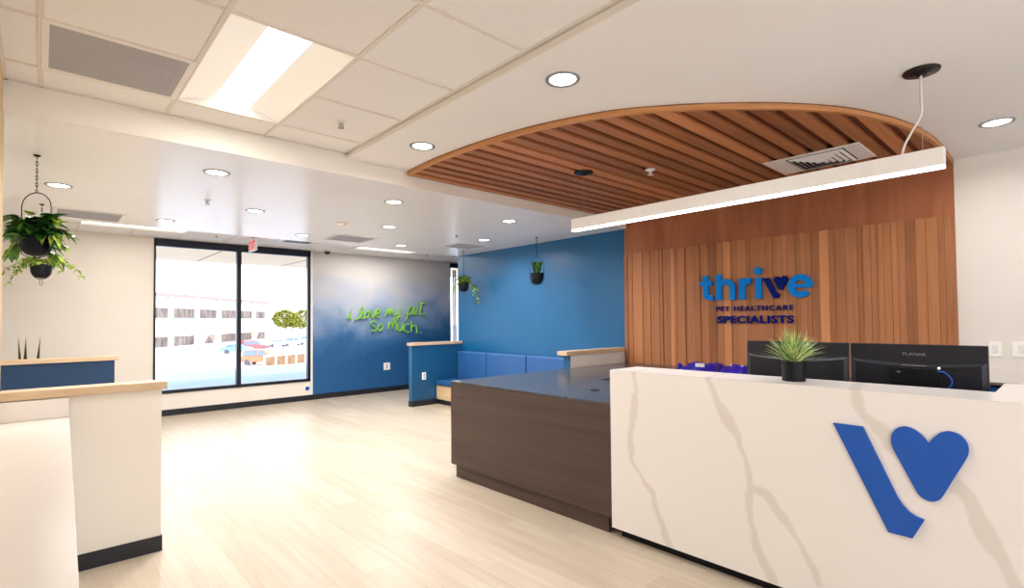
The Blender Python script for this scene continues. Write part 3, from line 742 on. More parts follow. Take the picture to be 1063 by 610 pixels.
MB().box(x0+.014, x1-.014, y0+.014, y1-.014, z-.006, z+.02).build('frame_plate', M['white_metal'], t)
lv = MB()
for k in range(7): yy = y0+.12+k*.06; lv.box(x0+.1, x1-.1, yy, yy+.03, z-.012, z-.0062)
lv.build('louvres', M['grey'], t)

def sprinkler(x, y, z, label, metal='chrome', r=.035):
    t = thing('ceiling_sprinkler', label, 'sprinkler', (x, y, z), 'fire sprinkler heads')
    MB().lathe([(.0001,-.012),(.012,-.012),(.016,-.007),(r,-.005),(r,.0)], (x, y, z), 20).build('escutcheon', M['white_metal'], t, smooth=True)
    MB().tube([(x,y,z-.010),(x,y,z-.035)], .006, 8).box(x-.016, x-.012, y-.004, y+.004, z-.045, z-.012).box(x+.012, x+.016, y-.004, y+.004, z-.045, z-.012).lathe([(.0001,-.048),(.022,-.048),(.022,-.045),(.0001,-.045)], (x,y,z), 12).build('deflector', M[metal], t)
sprinkler(1.546, 3.457, ZT, 'sprinkler head in the tile ceiling right of the large troffer', 'chrome', .03)
sprinkler(1.218, 5.819, ZF, 'sprinkler head in the smooth ceiling above the left window pane')
sprinkler(4.353, 5.92, ZF, 'sprinkler head in the glare streak between two downlights, above the bench')
sprinkler(2.025, 9.062, 2.87, 'small sprinkler head in far ceiling tiles left of the exit sign')
sprinkler(5.912, 9.086, 2.87, 'small sprinkler head in far ceiling over the right part of the mural')
t = thing('ceiling_sprinkler', 'white sprinkler head on the wood canopy slats left of the diffuser', 'sprinkler', (3.987, 2.529, 2.82), 'fire sprinkler heads')
MB().lathe([(.0001,-.02),(.02,-.02),(.026,-.012),(.045,-.006),(.045,0)], (3.987, 2.529, 2.8212), 18).build('escutcheon', M['white_metal'], t, smooth=True)
MB().tube([(3.987,2.529,2.80),(3.987,2.529,2.775)], .008, 8).lathe([(.0001,-.05),(.024,-.05),(.024,-.046),(.0001,-.046)], (3.987,2.529,2.822), 12).build('deflector', M['white_metal'], t)
t = thing('smoke_detector', 'white smoke alarm with red mark on the ceiling above the mural', 'smoke detector', (2.736, 6.122, 2.72))
MB().lathe([(.0001,-.045),(.03,-.045),(.05,-.035),(.06,-.012),(.078,-.010),(.078,0)], (2.736, 6.122, 2.7195), 28).build('housing', M['white_metal'], t, smooth=True)
MB().box(2.76, 2.80, 6.09, 6.12, 2.700, 2.709).build('strobe', M['red'], t)
t = thing('security_camera', 'small dome security camera on the ceiling at the top of the mural wall', 'security camera', (4.03, 9.70, 2.87))
MB().lathe([(.0001,-.03),(.07,-.03),(.075,-.02),(.075,0)], (4.06, 9.70, 2.8695), 24).build('mount', M['white_metal'], t, smooth=True)
MB().lathe([(.0001,-.085),(.03,-.078),(.05,-.058),(.058,-.031)], (4.06, 9.70, 2.8695), 20).build('dome', M['black_gloss'], t, smooth=True)
# exit sign
t = thing('exit_sign', 'white ceiling-hung exit sign with red letters in front of the window top', 'exit sign', (2.55, 9.05, 2.66))
MB().box(2.535, 2.565, 8.86, 9.24, 2.655, 2.845).build('sign_body', M['white_metal'], t, bevel=.004)
MB().box(2.52, 2.58, 8.97, 9.13, 2.845, 2.869).build('mount_plate', M['white_metal'], t)
for side, rot in ((-1, 0), (1, 1)):
    text_mesh('letters', 'EXIT', t, M['red'], (9.215, 8.885)[rot], (8.885, 9.215)[rot], 2.68, 2.82, depth=.002*(-side)*-1 if side < 0 else -.002, x=2.5348 if side < 0 else 2.5652, bold=.03)

# ------------------------------------------------------------------ outlets / switches
def plate(name, label, cat, c, axis, w=.075, h=.118, rocker=True):
    t = thing(name, label, cat, c)
    x, y, z = c
    def bx(du, dz, w_, h_, d0, d1, m_, nm):
        b = MB()
        if axis == 'Y': b.box(x+du-w_/2, x+du+w_/2, y-d1, y-d0, z+dz-h_/2, z+dz+h_/2)
        else: b.box(x-d1, x-d0, y+du-w_/2, y+du+w_/2, z+dz-h_/2, z+dz+h_/2)
        return b.build(nm, m_, t, bevel=.0015)
    bx(0, 0, w, h, 0.0, .010, M['outlet'], 'cover_plate')
    if rocker: bx(0, 0, .034, .068, .0101, .014, M['trimw'], 'rocker')
    else:
        for dz in (.025, -.025): bx(0, dz, .034, .03, .0101, .012, M['grey'], 'socket')
    return t
plate('wall_outlet', 'white square outlet plate low on the cloudy blue mural wall', 'outlet', (5.455, 9.95, .535), 'Y', .15, .15, False)
plate('wall_outlet', 'white outlet plate on the blue half wall beside the bench', 'outlet', (5.02, 7.83, .52), 'Y', .08, .125, False)
plate('light_switch', 'white single switch plate just right of the right monitor', 'light switch', (5.87, .470, 1.22), 'X', .078, .122)
plate('light_switch', 'white wide switch plate at the right edge of the photo', 'light switch', (5.87, .315, 1.222), 'X', .11, .125)
t = thing('wall_dot', 'small round blue sticker on the wall below the right window corner', 'wall sticker', (3.774, 9.948, .225))
MB().prism([(3.774+.04*math.cos(a*math.pi/12), .225+.04*math.sin(a*math.pi/12)) for a in range(24)], 'Y', 9.944, 9.95).build('disc', M['logoblue'], t)

# ------------------------------------------------------------------ plants
def leaf(mb, p, d, L, w, up=Vector((0,0,1)), droop=.3, mi=0, heart=True):
    d = d.normalized(); s_ = d.cross(up)
    if s_.length < 1e-3: s_ = Vector((1,0,0))
    s_.normalize(); n = s_.cross(d)
    prof = [(0,.12),(.12,.75),(.3,1.0),(.55,.8),(.8,.42),(1,0.02)] if heart else [(0,.25),(.25,.8),(.5,1),(.75,.7),(1,.02)]
    vs = []; fs = []
    for u, ww in prof:
        c = p+d*L*u-Vector((0,0,1))*droop*L*u*u
        vs += [c-s_*w*ww+n*w*.25*ww, c-n*w*.06, c+s_*w*ww+n*w*.25*ww]
    for i in range(len(prof)-1):
        a = i*3; fs += [(a,a+1,a+4,a+3),(a+1,a+2,a+5,a+4)]
    mb.add(vs, fs, mi)
def pot_mesh(mb, c, r, h, flat=.6):
    pr = [(.0001, -h)]
    for k in range(1, 9):
        a = k/8*math.pi/2; pr.append((r*.96*math.sin(a)**.75, -h+h*.55*(1-math.cos(a))))
    pr += [(r, -h*.3), (r, 0), (r*.93, 0), (r*.93, -.02), (.0001, -.025)]
    mb.lathe(pr, c, 28)
def chain(mb, x, y, z0, z1, link=.03, r=.0022):
    z = z0; k = 0
    while z > z1+.002:
        zz = max(z-link, z1-.004); c = (z+zz)/2; hh = (z-zz)/2+.004
        pts = [(x+(.006*math.cos(a) if k % 2 else 0), y+(0 if k % 2 else .006*math.cos(a)), c+hh*math.sin(a)) for a in [i*math.pi/5 for i in range(10)]]
        mb.tube(pts, r, 5, closed=True); z -= link*.86; k += 1
def hanging(label, x, y, zc, zr, ztop_pot, r, h, ring_w, zbot, foliage, hoopdir=Vector((.74,-.67,0)), tail=True):
    t = thing('hanging_planter', label, 'hanging plant', (x, y, zbot))
    MB().lathe([(.0001,-.012),(.012,-.012),(.022,-.004),(.022,0)], (x, y, zc-.0003), 14).tube([(x,y,zc-.01),(x,y,zc-.03)], .003, 6).build('ceiling_hook', M['darkmetal'], t)
    m = MB(); chain(m, x, y, zc-.02, zr+.008); m.build('chain', M['darkmetal'], t)
    m = MB(); c = Vector((x, y, 0)); hd = hoopdir.normalized(); w = ring_w/2
    zm = zr-w
    pts = [c+hd*w*math.cos(a)+Vector((0,0,zm+w*math.sin(a))) for a in [math.pi*k/12 for k in range(13)]]
    zlow = ztop_pot-h*.75
    loop = [pts[0]+Vector((0,0,(zlow-zm)*f)) for f in (1, .6, .3)]+pts+[pts[-1]+Vector((0,0,(zlow-zm)*f)) for f in (.3, .6, 1)]
    bot = [c+hd*w*math.cos(a)+Vector((0,0,zlow+max(ztop_pot-h-.012-zlow, -w)*math.sin(-a)*-1*-1)) for a in [math.pi+math.pi*k/10 for k in range(1,10)]]
    m.tube(loop, .0035, 6)
    bb = ztop_pot-h-.01
    m.tube([loop[0]]+[c+hd*w*math.cos(math.pi*k/10)+Vector((0,0,zlow-(zlow-bb)*math.sin(math.pi*k/10))) for k in range(1,10)]+[loop[-1]], .0035, 6)
    if tail: m.tube([c+hd*.012+Vector((0,0,bb)), c+hd*.014+Vector((0,0,zbot+.015)), c+Vector((0,0,zbot)), c-hd*.014+Vector((0,0,zbot+.015)), c-hd*.012+Vector((0,0,bb))], .0025, 6)
    m.build('hanger_hoop', M['darkmetal'], t, smooth=True)
    m = MB(); pot_mesh(m, (x, y, ztop_pot), r, h); m.build('pot', M['black'], t, smooth=True)
    f = MB(); st = MB(); foliage(f, st, Vector((x, y, ztop_pot)))
    f.build('foliage', [M['leaf_d'], M['leaf_m'], M['leaf_l']], t, smooth=True)
    if st.v: st.build('vines', M['stem'], t)
    return t
cam_r = Vector((.74, -.67, 0)); cam_f = Vector((.67, .74, 0))
def pothos(f, st, c):
    rnd = random.Random(3)
    for i in range(150):
        a = rnd.uniform(0, 2*math.pi); rr = rnd.uniform(0, .12); z = rnd.uniform(.0, .15)
        h = cam_r*math.cos(a)*1.0+cam_f*math.sin(a)*.75
        p = c+h*rr+Vector((0,0,z)); d = h+Vector((0,0,rnd.uniform(-.35,.5)))
        q = rnd.random(); mi = 0 if q < .62 else (1 if q < .88 else 2)
        leaf(f, p, d, rnd.uniform(.075,.13), rnd.uniform(.028,.044), droop=rnd.uniform(.1,.6), mi=mi)
    # long side shoots
    for sx, ln, lift, drop in ((1,.24,.05,-.06),(1,.21,.02,-.05),(1,.22,-.01,-.1),(-1,.24,.06,-.07),(-1,.22,.02,-.12),(-1,.20,.08,0),(1,.14,-.02,-.19),(-1,.15,-.04,-.16),(.6,.12,-.02,-.17),(1,.17,.1,.02)):
        path = []
        off = cam_f*rnd.uniform(-.08,.08)
        for k in range(7):
            u = k/6; path.append(c+off*u+cam_r*sx*ln*u+Vector((0,0,.03+lift*math.sin(math.pi*u*.8)+drop*u*u)))
        st.tube(path, .0022, 5)
        for k in range(1, 7):
            for q in range(3):
                d = cam_r*sx*rnd.uniform(.2,1)+Vector((rnd.uniform(-.6,.6), rnd.uniform(-.6,.6), rnd.uniform(-.8,.2)))
                leaf(f, path[k], d, rnd.uniform(.05,.09), rnd.uniform(.017,.028), mi=(0 if (rnd.random() < .45 and k < 5) else (1 if rnd.random() < .6 else 2)), droop=.4)
def ivy(f, st, c):
    rnd = random.Random(5)
    for i in range(120):
        a = rnd.uniform(0, 2*math.pi); h = cam_r*math.cos(a)+cam_f*math.sin(a)
        p = c+h*rnd.uniform(.02,.12)+Vector((0,0,rnd.uniform(-.01,.05)))
        leaf(f, p, h+Vector((0,0,rnd.uniform(-.3,.6))), rnd.uniform(.035,.06), rnd.uniform(.014,.022), mi=2 if rnd.random() < .7 else 1)
    for sx, ln, drop in ((1,.36,-.13),(1,.28,-.10),(1,.22,-.02),(-1,.38,-.20),(-1,.30,-.08),(-1,.24,-.03),(-.9,.40,-.15)):
        path = []; off = cam_f*rnd.uniform(-.1,.1)
        for k in range(10):
            u = k/9; path.append(c+off*u+cam_r*sx*ln*u+Vector((0,0,.03+.05*math.sin(math.pi*u)+drop*u**1.5+.012*math.sin(u*17))))
        st.tube(path, .0018, 5)
        for k in range(1, 10):
            for q in range(3):
                d = Vector((rnd.uniform(-1,1), rnd.uniform(-1,1), rnd.uniform(-.8,.6)))
                leaf(f, path[k], d, rnd.uniform(.03,.055), rnd.uniform(.012,.02), mi=2 if rnd.random() < .75 else 1)
def bushy(f, st, c):
    rnd = random.Random(11)
    for i in range(170):
        a = rnd.uniform(0, 2*math.pi); h = cam_r*math.cos(a)+cam_f*math.sin(a)
        p = c+h*rnd.uniform(.0,.11)+Vector((0,0,rnd.uniform(0,.10)))
        leaf(f, p, h+Vector((0,0,rnd.uniform(-.2,.9))), rnd.uniform(.05,.09), rnd.uniform(.016,.026), mi=2 if rnd.random() < .45 else 1)
    for sx, ln, drop in ((1,.20,-.16),(1,.24,-.36),(1,.17,-.24),(-1,.16,-.18)):
        path = [c+cam_r*sx*ln*min(1,k/4)+Vector((0,0,.04+drop*(k/8)**1.3)) for k in range(9)]
        st.tube(path, .002, 5)
        for k in range(1, 9):
            for q in range(3): leaf(f, path[k], Vector((rnd.uniform(-1,1), rnd.uniform(-1,1), rnd.uniform(-1,.2))), rnd.uniform(.04,.06), .016, mi=2 if rnd.random() < .6 else 1)
def upright(f, st, c):
    rnd = random.Random(2)
    for i in range(16):
        a = rnd.uniform(0, 2*math.pi); h = cam_r*math.cos(a)+cam_f*math.sin(a)
        leaf(f, c+h*.02-Vector((0,0,.02)), h*.32+Vector((0,0,1)), rnd.uniform(.14,.22), rnd.uniform(.026,.036), up=h, droop=0, mi=0 if rnd.random() < .75 else 1, heart=False)
    for k in range(8):
        h = cam_r*rnd.uniform(-1,1)+cam_f*rnd.uniform(-1,1); leaf(f, c+h*.03+Vector((0,0,.1)), h+Vector((0,0,.7)), .1, .03, mi=0, droop=.1, heart=False)
hanging('leafy green hanging planter nearest the camera at far left, dark pot in tall hoop', -.03, 5.043, 2.72, 2.447, 2.128, .088, .14, .212, 1.905, pothos, tail=False)
hanging('small hanging planter with trailing lime ivy, behind and below the leafy one at far left', .0, 7.085, 2.72, 2.42, 2.105, .086, .14, .16, 1.89, ivy)
hanging('hanging planter with bushy trailing lime foliage at the left corner of the blue wall', 5.511, 7.298, 2.72, 2.30, 2.155, .088, .15, .17, 1.90, bushy)
hanging('hanging planter with short upright dark leaves against the middle of the blue wall', 5.421, 5.383, 2.72, 2.41, 2.185, .10, .17, .21, 2.0, upright, tail=False)

# snake plant on the far left
t = thing('snake_plant', 'snake plant with yellow-edged upright leaves behind the navy half wall', 'potted plant', (-.1, 8.15, 0))
MB().lathe([(.0001,0),(.11,0),(.12,.02),(.16,.70),(.165,.72),(.15,.72),(.14,.68),(.0001,.68)], (-.1, 8.15, 0), 28).build('planter', M['black'], t, smooth=True)
lf = MB()
def blade(mb, base, tip, w, bend, mi_c=0, mi_e=None, n=8):
    side = cam_r; vs = []; fs = []; mis = []
    for k in range(n+1):
        u = k/n; p = base.lerp(tip, u)+bend*math.sin(math.pi*u)*.5
        ww = w*(1-u**3)*(.75+.5*math.sin(math.pi*min(1, u*1.2)))
        vs += [p-side*ww, p-side*ww*.7, p+cam_f*ww*.3, p+side*ww*.7, p+side*ww]
    for k in range(n):
        for j in range(4):
            a = k*5+j; mb.add([vs[a], vs[a+1], vs[a+6], vs[a+5]], [(0,1,2,3)], (mi_e if (mi_e is not None and j in (0,3)) else mi_c))
for bx_, tx, tz, w in ((-.145,-.187,1.372,.022),(-.13,-.122,1.371,.026),(-.045,.001,1.367,.024),(-.10,-.08,1.05,.03),(-.16,-.2,1.0,.028),(-.02,.02,1.0,.03)):
    blade(lf, Vector((bx_, 8.15, .68)), Vector((tx, 8.15, tz)), w, Vector((0,0,0)), 0, 1)
lf.build('leaves', [M['snake'], M['snake_edge']], t)

# grass plant on the desk
px, py = 3.10, 1.075
t = thing('potted_grass', 'potted artificial grass in a black cylinder pot on the white desk top', 'potted plant', (px, py, 1.146))
MB().lathe([(.0001,0),(.056,0),(.059,.003),(.061,.110),(.057,.110),(.056,.095),(.0001,.095)], (px, py, 1.1462), 32).build('pot', M['black'], t, smooth=True)
MB().lathe([(.0001,.0975),(.0555,.0972)], (px, py, 1.1462), 20).build('soil', M['soil'], t)
bl = MB(); rnd = random.Random(9)
for i in range(300):
    a = rnd.uniform(0, 2*math.pi); h = Vector((math.cos(a), math.sin(a), 0)); spread = rnd.uniform(.02, 1)**.8*.175; hh = rnd.uniform(.13,.235)*(1-.42*(spread/.175)**2)
    if i < 14: spread = .205; hh = rnd.uniform(.06,.1)
    side = h.cross(Vector((0,0,1))); n = 6; w = rnd.uniform(.003,.0055); vs = []
    b0 = Vector((px, py, 1.235))+h*rnd.uniform(0,.035)
    for k in range(n+1):
        u = k/n; p = b0+h*spread*(u**1.5)+Vector((0,0,hh*(u-.18*u*u*(spread/.1))))
        ww = w*(1-u**2.5)+.0003; vs += [p-side*ww, p+side*ww]
    bl.add(vs, [(2*k, 2*k+1, 2*k+3, 2*k+2) for k in range(n)], rnd.choice([0,0,1,1,2]))
bl.build('grass_blades', [M['blade'], M['blade2'], M['blade3']], t)

# ------------------------------------------------------------------ monitors
def monitor(label, c, yawdeg, tiltdeg, brand):
    """modelled locally: back faces -X, width along Y, origin on the desk below the panel centre"""
    t = thing('computer_monitor', label, 'monitor', c, 'desk monitors', world=False)
    t.rotation_euler = (0, 0, math.radians(yawdeg))
    w, z0, z1 = .606, .245, .608
    T = Matrix.Translation((0,0,.42)) @ Matrix.Rotation(math.radians(tiltdeg), 4, 'Y') @ Matrix.Translation((0,0,-.42))
    MB().box(0, .018, -w/2, w/2, z0, z1, T).build('back_shell', M['monitor'], t, bevel=.004)
    MB().box(.0182, .0195, -w/2+.008, w/2-.008, z0+.012, z1-.008, T).build('screen', M['black_gloss'], t)
    b = MB(); n = 14; pts = []
    for k in range(n+1):
        u = k/n*2-1; pts.append((u*w*.5*.98, z1-.085-.02*(1-u*u)))
    poly = pts+[(w*.49, z0+.012), (-w*.49, z0+.012)]
    V0 = [T @ Vector((-.0002, y_, z_)) for y_, z_ in poly]; V1 = [T @ Vector((-.010, y_*.93, z0+.02+(z_-z0-.02)*.93)) for y_, z_ in poly]
    m_ = len(poly); b.add(V0+V1, [tuple(range(m_)), tuple(range(2*m_-1, m_-1, -1))]+[(i, (i+1)%m_, m_+(i+1)%m_, m_+i) for i in range(m_)])
    b.build('rear_housing', M['monitor'], t)
    MB().box(-.05, -.0145, -.03, .03, .02, .40).build('stand_neck', M['black'], t, bevel=.004)
    MB().box(-.10, .10, -.12, .12, .0012, .016).build('stand_base', M['black'], t, bevel=.004)
    MB().box(-.0166, -.0146, -.055, .055, z1-.117, z1-.114, T).build('chrome_strip', M['steel'], t)
    if brand:
        pc = MB().box(-.052, -.0505, -.105, .105, .335, .479).box(-.0505, -.0505+.036, -.105, .105, .335, .479).build('mounted_box', M['black'], t, bevel=.003)
        MB().box(-.0545, -.0525, .055, .07, .455, .461).build('status_label', M['steel'], pc)
        MB().box(-.0545, -.0525, -.065, -.045, .448, .456).build('port', M['black_gloss'], pc)
        MB().box(-.0215, -.0148, -.245, -.105, .479, .487).build('shelf_bracket', M['black_gloss'], t)
        MB().box(-.026, -.0217, -.112, -.104, .481, .489).build('power_light', M['lens'], t)
        MB().tube(catmull([(-.056,-.108,.47),(-.06,-.135,.468),(-.06,-.160,.44),(-.058,-.165,.415),(-.056,-.15,.385),(-.056,-.12,.36),(-.056,-.10,.352)], 5), .003, 8).build('blue_cable', M['cable'], t, smooth=True)
        cu = bpy.data.curves.new('brand', 'FONT'); cu.body = 'PLANAR'; cu.size = 1; cu.extrude = .02; cu.offset = .01
        to = bpy.data.objects.new('brand_tmp', cu); COL.objects.link(to); dg = bpy.context.evaluated_depsgraph_get(); me = bpy.data.meshes.new_from_object(to.evaluated_get(dg)); bpy.data.objects.remove(to)
        xs = [v.co.x for v in me.vertices]; ys = [v.co.y for v in me.vertices]
        for v in me.vertices:
            u = (v.co.x-min(xs))/(max(xs)-min(xs)); q = (v.co.y-min(ys))/(max(ys)-min(ys)); v.co = T @ Vector((-.0008 if v.co.z > 0 else .0, .052-.104*u, z1-.062+.016*q))
        split_letters(me, M['grey'], t)
    return t
monitor('black monitor seen from behind on the right, with small box and blue cable', (3.56, .614, .7355), 0, 0, True)
monitor('black monitor seen from behind on the left, behind the potted grass', (3.57, 1.232, .7355), 0, 4, False)

# blue carton by the right monitor
t = thing('blue_carton', 'blue carton with a white label beside the right monitor, mostly hidden', 'box', (3.97, .33, .736))
MB().box(3.90, 4.04, .235, .385, .7362, 1.10).build('carton', M['bluebox'], t, bevel=.002)
MB().box(3.895, 4.045, .23, .39, 1.1005, 1.115).build('lid', M['black'], t)
MB().box(3.8985, 3.8997, .25, .335, 1.00, 1.075).build('label_patch', M['whiteprint'], t)

# purple bags on the back counter
def bag(label, cx, cy, wx, wy, h, seed, rot):
    t = thing('folded_bag', label, 'bag', (cx, cy, .915), world=False)
    t.rotation_euler = (0, 0, rot)
    nx, ny = 14, 22; vs = []; fs = []
    for i in range(nx+1):
        for j in range(ny+1):
            u, v = i/nx*2-1, j/ny*2-1
            e = (1-abs(u)**4)*(1-abs(v)**6)
            nz = noise.noise(Vector((u*1.6+seed, v*2.0, seed)))
            nz2 = noise.noise(Vector((u*5+seed, v*8, seed*3)))
            z = .008+e*(h*.62+h*.3*nz+h*.06*nz2)
            vs.append((u*wx/2*(1+.06*nz2), v*wy/2*(1+.06*nz), max(.006, z)))
    for i in range(nx):
        for j in range(ny): a = i*(ny+1)+j; fs.append((a, a+1, a+ny+2, a+ny+1))
    o = len(vs); vs += [(x, y, .0015) for x, y, z in vs[:o]]
    fs += [(f_[0]+o, f_[3]+o, f_[2]+o, f_[1]+o) for f_ in list(fs)]
    border = [j for j in range(ny+1)]+[i*(ny+1)+ny for i in range(1, nx+1)]+[nx*(ny+1)+j for j in range(ny-1, -1, -1)]+[i*(ny+1) for i in range(nx-1, 0, -1)]
    for k in range(len(border)): a, b = border[k], border[(k+1) % len(border)]; fs.append((a, b, b+o, a+o))
    m = MB(); m.add(vs, fs); m.build('fabric_body', M['purple'], t, smooth=True)
    return t
b1 = bag('crumpled purple bag with pale printed mark, left of the pair on the dark counter', 5.42, 2.80, .40, .42, .125, 1.7, .05)
MB().box(-.212, -.204, -.10, .0, .06, .10).build('print_patch', M['whiteprint'], b1)
m = MB(); 
for k in range(5): m.tube(catmull([(-.12,.19,.05),(-.14,.215+.006*k,.08-.015*k),(-.13,.245,.06-.010*k),(-.10,.215,.03)], 4), .008, 6)
m.build('tied_end', M['purple'], b1, smooth=True)
b2 = bag('crumpled purple bag with two white snaps, right of the pair on the dark counter', 5.40, 2.37, .42, .34, .12, 5.2, -.05)
MB().lathe([(.0001,.012),(.012,.012),(.012,0)], (-.12, .06, .088), 12).build('snap', M['whiteprint'], b2)
MB().lathe([(.0001,.012),(.012,.012),(.012,0)], (-.12, -.06, .086), 12).build('snap', M['whiteprint'], b2)

# ------------------------------------------------------------------ left side counter
t = thing('side_counter', 'white quartz side counter with backsplash along the left edge of the photo', 'counter', (-.02, 2.4, 0))
def qbox(name, mb): 
    o = mb.build(name, M['quartz'], t, bevel=.002); at_ = o.data.attributes.new('vein', 'FLOAT', 'POINT'); return o
qbox('countertop', MB().prism([(XL+.002, .6), (.045, .6), (.133, 4.098), (XL+.002, 4.098)], 'Z', .915, .945))
qbox('backsplash', MB().box(XL+.002, .131, 4.079, 4.097, .9455, 1.058))
MB().prism([(XL+.002, .61), (.0, .61), (.09, 4.097), (XL+.002, 4.097)], 'Z', 0.0, .9145).build('cabinet', M['white_wall'], t)

# ------------------------------------------------------------------ outside
E_ = {}
E_['pave'] = mat('shade_tinted_terrace', (128, 146, 176), .9, var=.05, scale=.8)  # canopy shade put into the colour: darker and bluer
E_['asphalt'] = mat('bright_asphalt', (212, 212, 214), .95, var=.06, scale=.2)
E_['stucco'] = mat('white_stucco', (240, 240, 240), .9, var=.02, scale=.5)
E_['fascia'] = mat('pale_roof_fascia', (148, 132, 126), .8)
E_['soffit'] = mat('pink_beige_soffit', (190, 176, 150), .8, var=.03, scale=1, emit=(255, 228, 196), es=.5)  # warm glow added to brighten the underside; the soffit is no lamp
E_['joint'] = mat('dark_joint', (150, 130, 115), .8)
E_['wglass'] = mat('dark_office_window', (120, 108, 102), .9, var=.5, scale=.5, stretch=(3, 3, 1), spec=.1)
E_['tree'] = mat('yellow_green_tree_foliage', (134, 134, 44), .9, var=.45, scale=.8)
E_['trunk'] = mat('pale_bark', (190, 176, 160), .8, var=.2)
E_['fence'] = mat('brown_fence_board', (140, 108, 80), .9, var=.2, scale=2)
E_['tyre'] = mat('grey_tyre', (90, 90, 96), .8)
E_['carglass'] = mat('car_glass', (110, 126, 146), .2)
struct('ground', MB().box(-60, 300, 22, 420, -3.5, -3.3), E_['asphalt'])
struct('terrace', MB().box(-6, 16, 10.1, 20.5, -.35, -.15), E_['pave'])
struct('terrace_wall', MB().box(-6, 16, 20.5, 20.7, -3.4, -.16), E_['stucco'])
cn = struct('canopy', MB().box(-4, 14, 10.12, 14.65, 3.0, 3.35), E_['soffit'])
MB().box(2.79, 2.81, 10.13, 14.6, 2.992, 3.0).box(4.75, 4.77, 10.13, 14.6, 2.992, 3.0).build('soffit_joint', E_['joint'], cn)
# office building
A = Vector((10.812, 80.0, 0)); B = Vector((32.145, 106.28, 0)); Dv = (B-A).normalized(); Nv = Vector((-Dv.y, Dv.x, 0))
Tb = Matrix(((Dv.x, Nv.x, 0, A.x), (Dv.y, Nv.y, 0, A.y), (0, 0, 1, 0), (0, 0, 0, 1)))
t = thing('office_building', 'long white two-storey office building with dark window bands across the lot', 'building', tuple(A+Vector((0,0,-3.3))))
MB().box(-16, 34.3, 0, 22, -3.3, 5.2, Tb).build('walls', E_['stucco'], t)
MB().box(-16.4, 34.7, -.5, 22.4, 5.0, 5.45, Tb).build('roof_edge', E_['fascia'], t)
cols = [(-9,-4.5), (-3.6,2.72), (3.43,9.08), (9.9,15.38), (16.21,21.7), (22.4,27.92), (28.59,33.69)]
for a, b in cols:
    MB().box(a, b, -.06, .1, 2.15, 3.5, Tb).build('window', E_['wglass'], t)
    MB().box(a, b, -.06, .1, -1.7, -.35, Tb).build('window', E_['wglass'], t)
pl = MB()
for x_ in (2.72, 9.15, 15.5, 21.75, 28.0): pl.box(x_+.05, x_+.6, -.5, -.07, -3.3, 5.0, Tb)
pl.build('pilasters', E_['stucco'], t)
# rooftop unit
t = thing('rooftop_unit', 'small grey-blue rooftop unit above the white office building', 'rooftop unit', tuple(Tb @ Vector((2.2, 3, 5.45))))
MB().box(1.6, 2.3, 2.5, 3.5, 5.46, 8.2, Tb).build('housing', M['grey'], t)
def car(label, x, y, rot, rgb, kind='sedan', L=4.5):
    t = thing('parked_car', label, 'car', (x, y, -3.3), 'cars parked outside the window', world=False)
    t.rotation_euler = (0, 0, rot)
    paint = mat('car_paint', rgb, .3, var=.03)
    H = 1.42 if kind == 'sedan' else 1.75
    body = [(-L/2, .35), (-L/2, .8), (-L/2+.1, .95), (-L*.28, 1.0), (L*.22, 1.0), (L/2-.15, .85), (L/2, .7), (L/2, .35)]
    MB().prism(body, 'Y', -.88, .88).build('body', paint, t, bevel=.05)
    r0 = -L*.45 if kind != 'sedan' else -L*.36
    cabin = [(r0, 1.0), (r0+.35, H), (L*.08, H), (L*.24, 1.0)]
    MB().prism(cabin, 'Y', -.74, .74).build('cabin', paint, t, bevel=.04)
    MB().prism([(r0+.22, 1.03), (r0+.42, H-.1), (-.35, H-.1), (-.35, 1.03)], 'Y', -.76, .76).prism([(-.25, 1.03), (-.25, H-.1), (L*.07, H-.1), (L*.2, 1.03)], 'Y', -.76, .76).build('windows', E_['carglass'], t)
    for sx in (-L*.3, L*.31):
        for sy in (-.86, .70):
            MB().prism([(sx+.33*math.cos(a*math.pi/8), .34+.33*math.sin(a*math.pi/8)) for a in range(16)], 'Y', sy-.03, sy+.19).build('wheel', E_['tyre'], t)
    return t
ra = math.atan2(Dv.y, Dv.x)
car('bright blue sedan parked in front of the white office building', 22.6, 88.2, -.35, (120, 170, 236))
car('red car parked right behind the blue sedan', 26.3, 93.2, .1, (210, 90, 96), 'suv')
car('silver car right of the red one in the parked row', 33.6, 103.5, .1, (176, 200, 206))
car('white car in the middle of the parked row beyond the window', 37.8, 107.0, .1, (206, 208, 214), 'suv')
car('large white van-like car in front of the trees', 43.5, 112.5, -.3, (236, 236, 238), 'suv', 5.2)
car('grey car near the right end of the parked row', 49.5, 122.0, .2, (166, 168, 176))
car('dark red car at the far right end of the parked row', 55.5, 132.0, .2, (206, 120, 130), 'suv')
car('orange-red car half hidden by the window mullion near the fence', 18.6, 62.2, -.75, (226, 120, 84), 'suv', 4.6)
# fence
F0, F1 = Vector((17.2, 57.0, -3.3)), Vector((26.5, 62.2, -3.3)); fd = (F1-F0).normalized()
t = thing('brown_fence', 'low brown board fence with white posts beside the terrace edge', 'fence', tuple(F0))
Tf = Matrix(((fd.x, -fd.y, 0, F0.x), (fd.y, fd.x, 0, F0.y), (0, 0, 1, -3.3), (0, 0, 0, 1)))
Lf = (F1-F0).length
mm = MB(); 
for k in range(int(Lf/.3)): mm.box(k*.3+.02, k*.3+.28, -.03, .03, .1, 1.15, Tf)
mm.build('boards', E_['fence'], t)
for k in range(8): MB().box(k*Lf/7-.07, k*Lf/7+.07, -.1, .05, 0, 1.35, Tf).build('post', E_['stucco'], t)
MB().box(0, Lf, -.06, .06, 1.15, 1.28, Tf).build('top_rail', E_['stucco'], t)
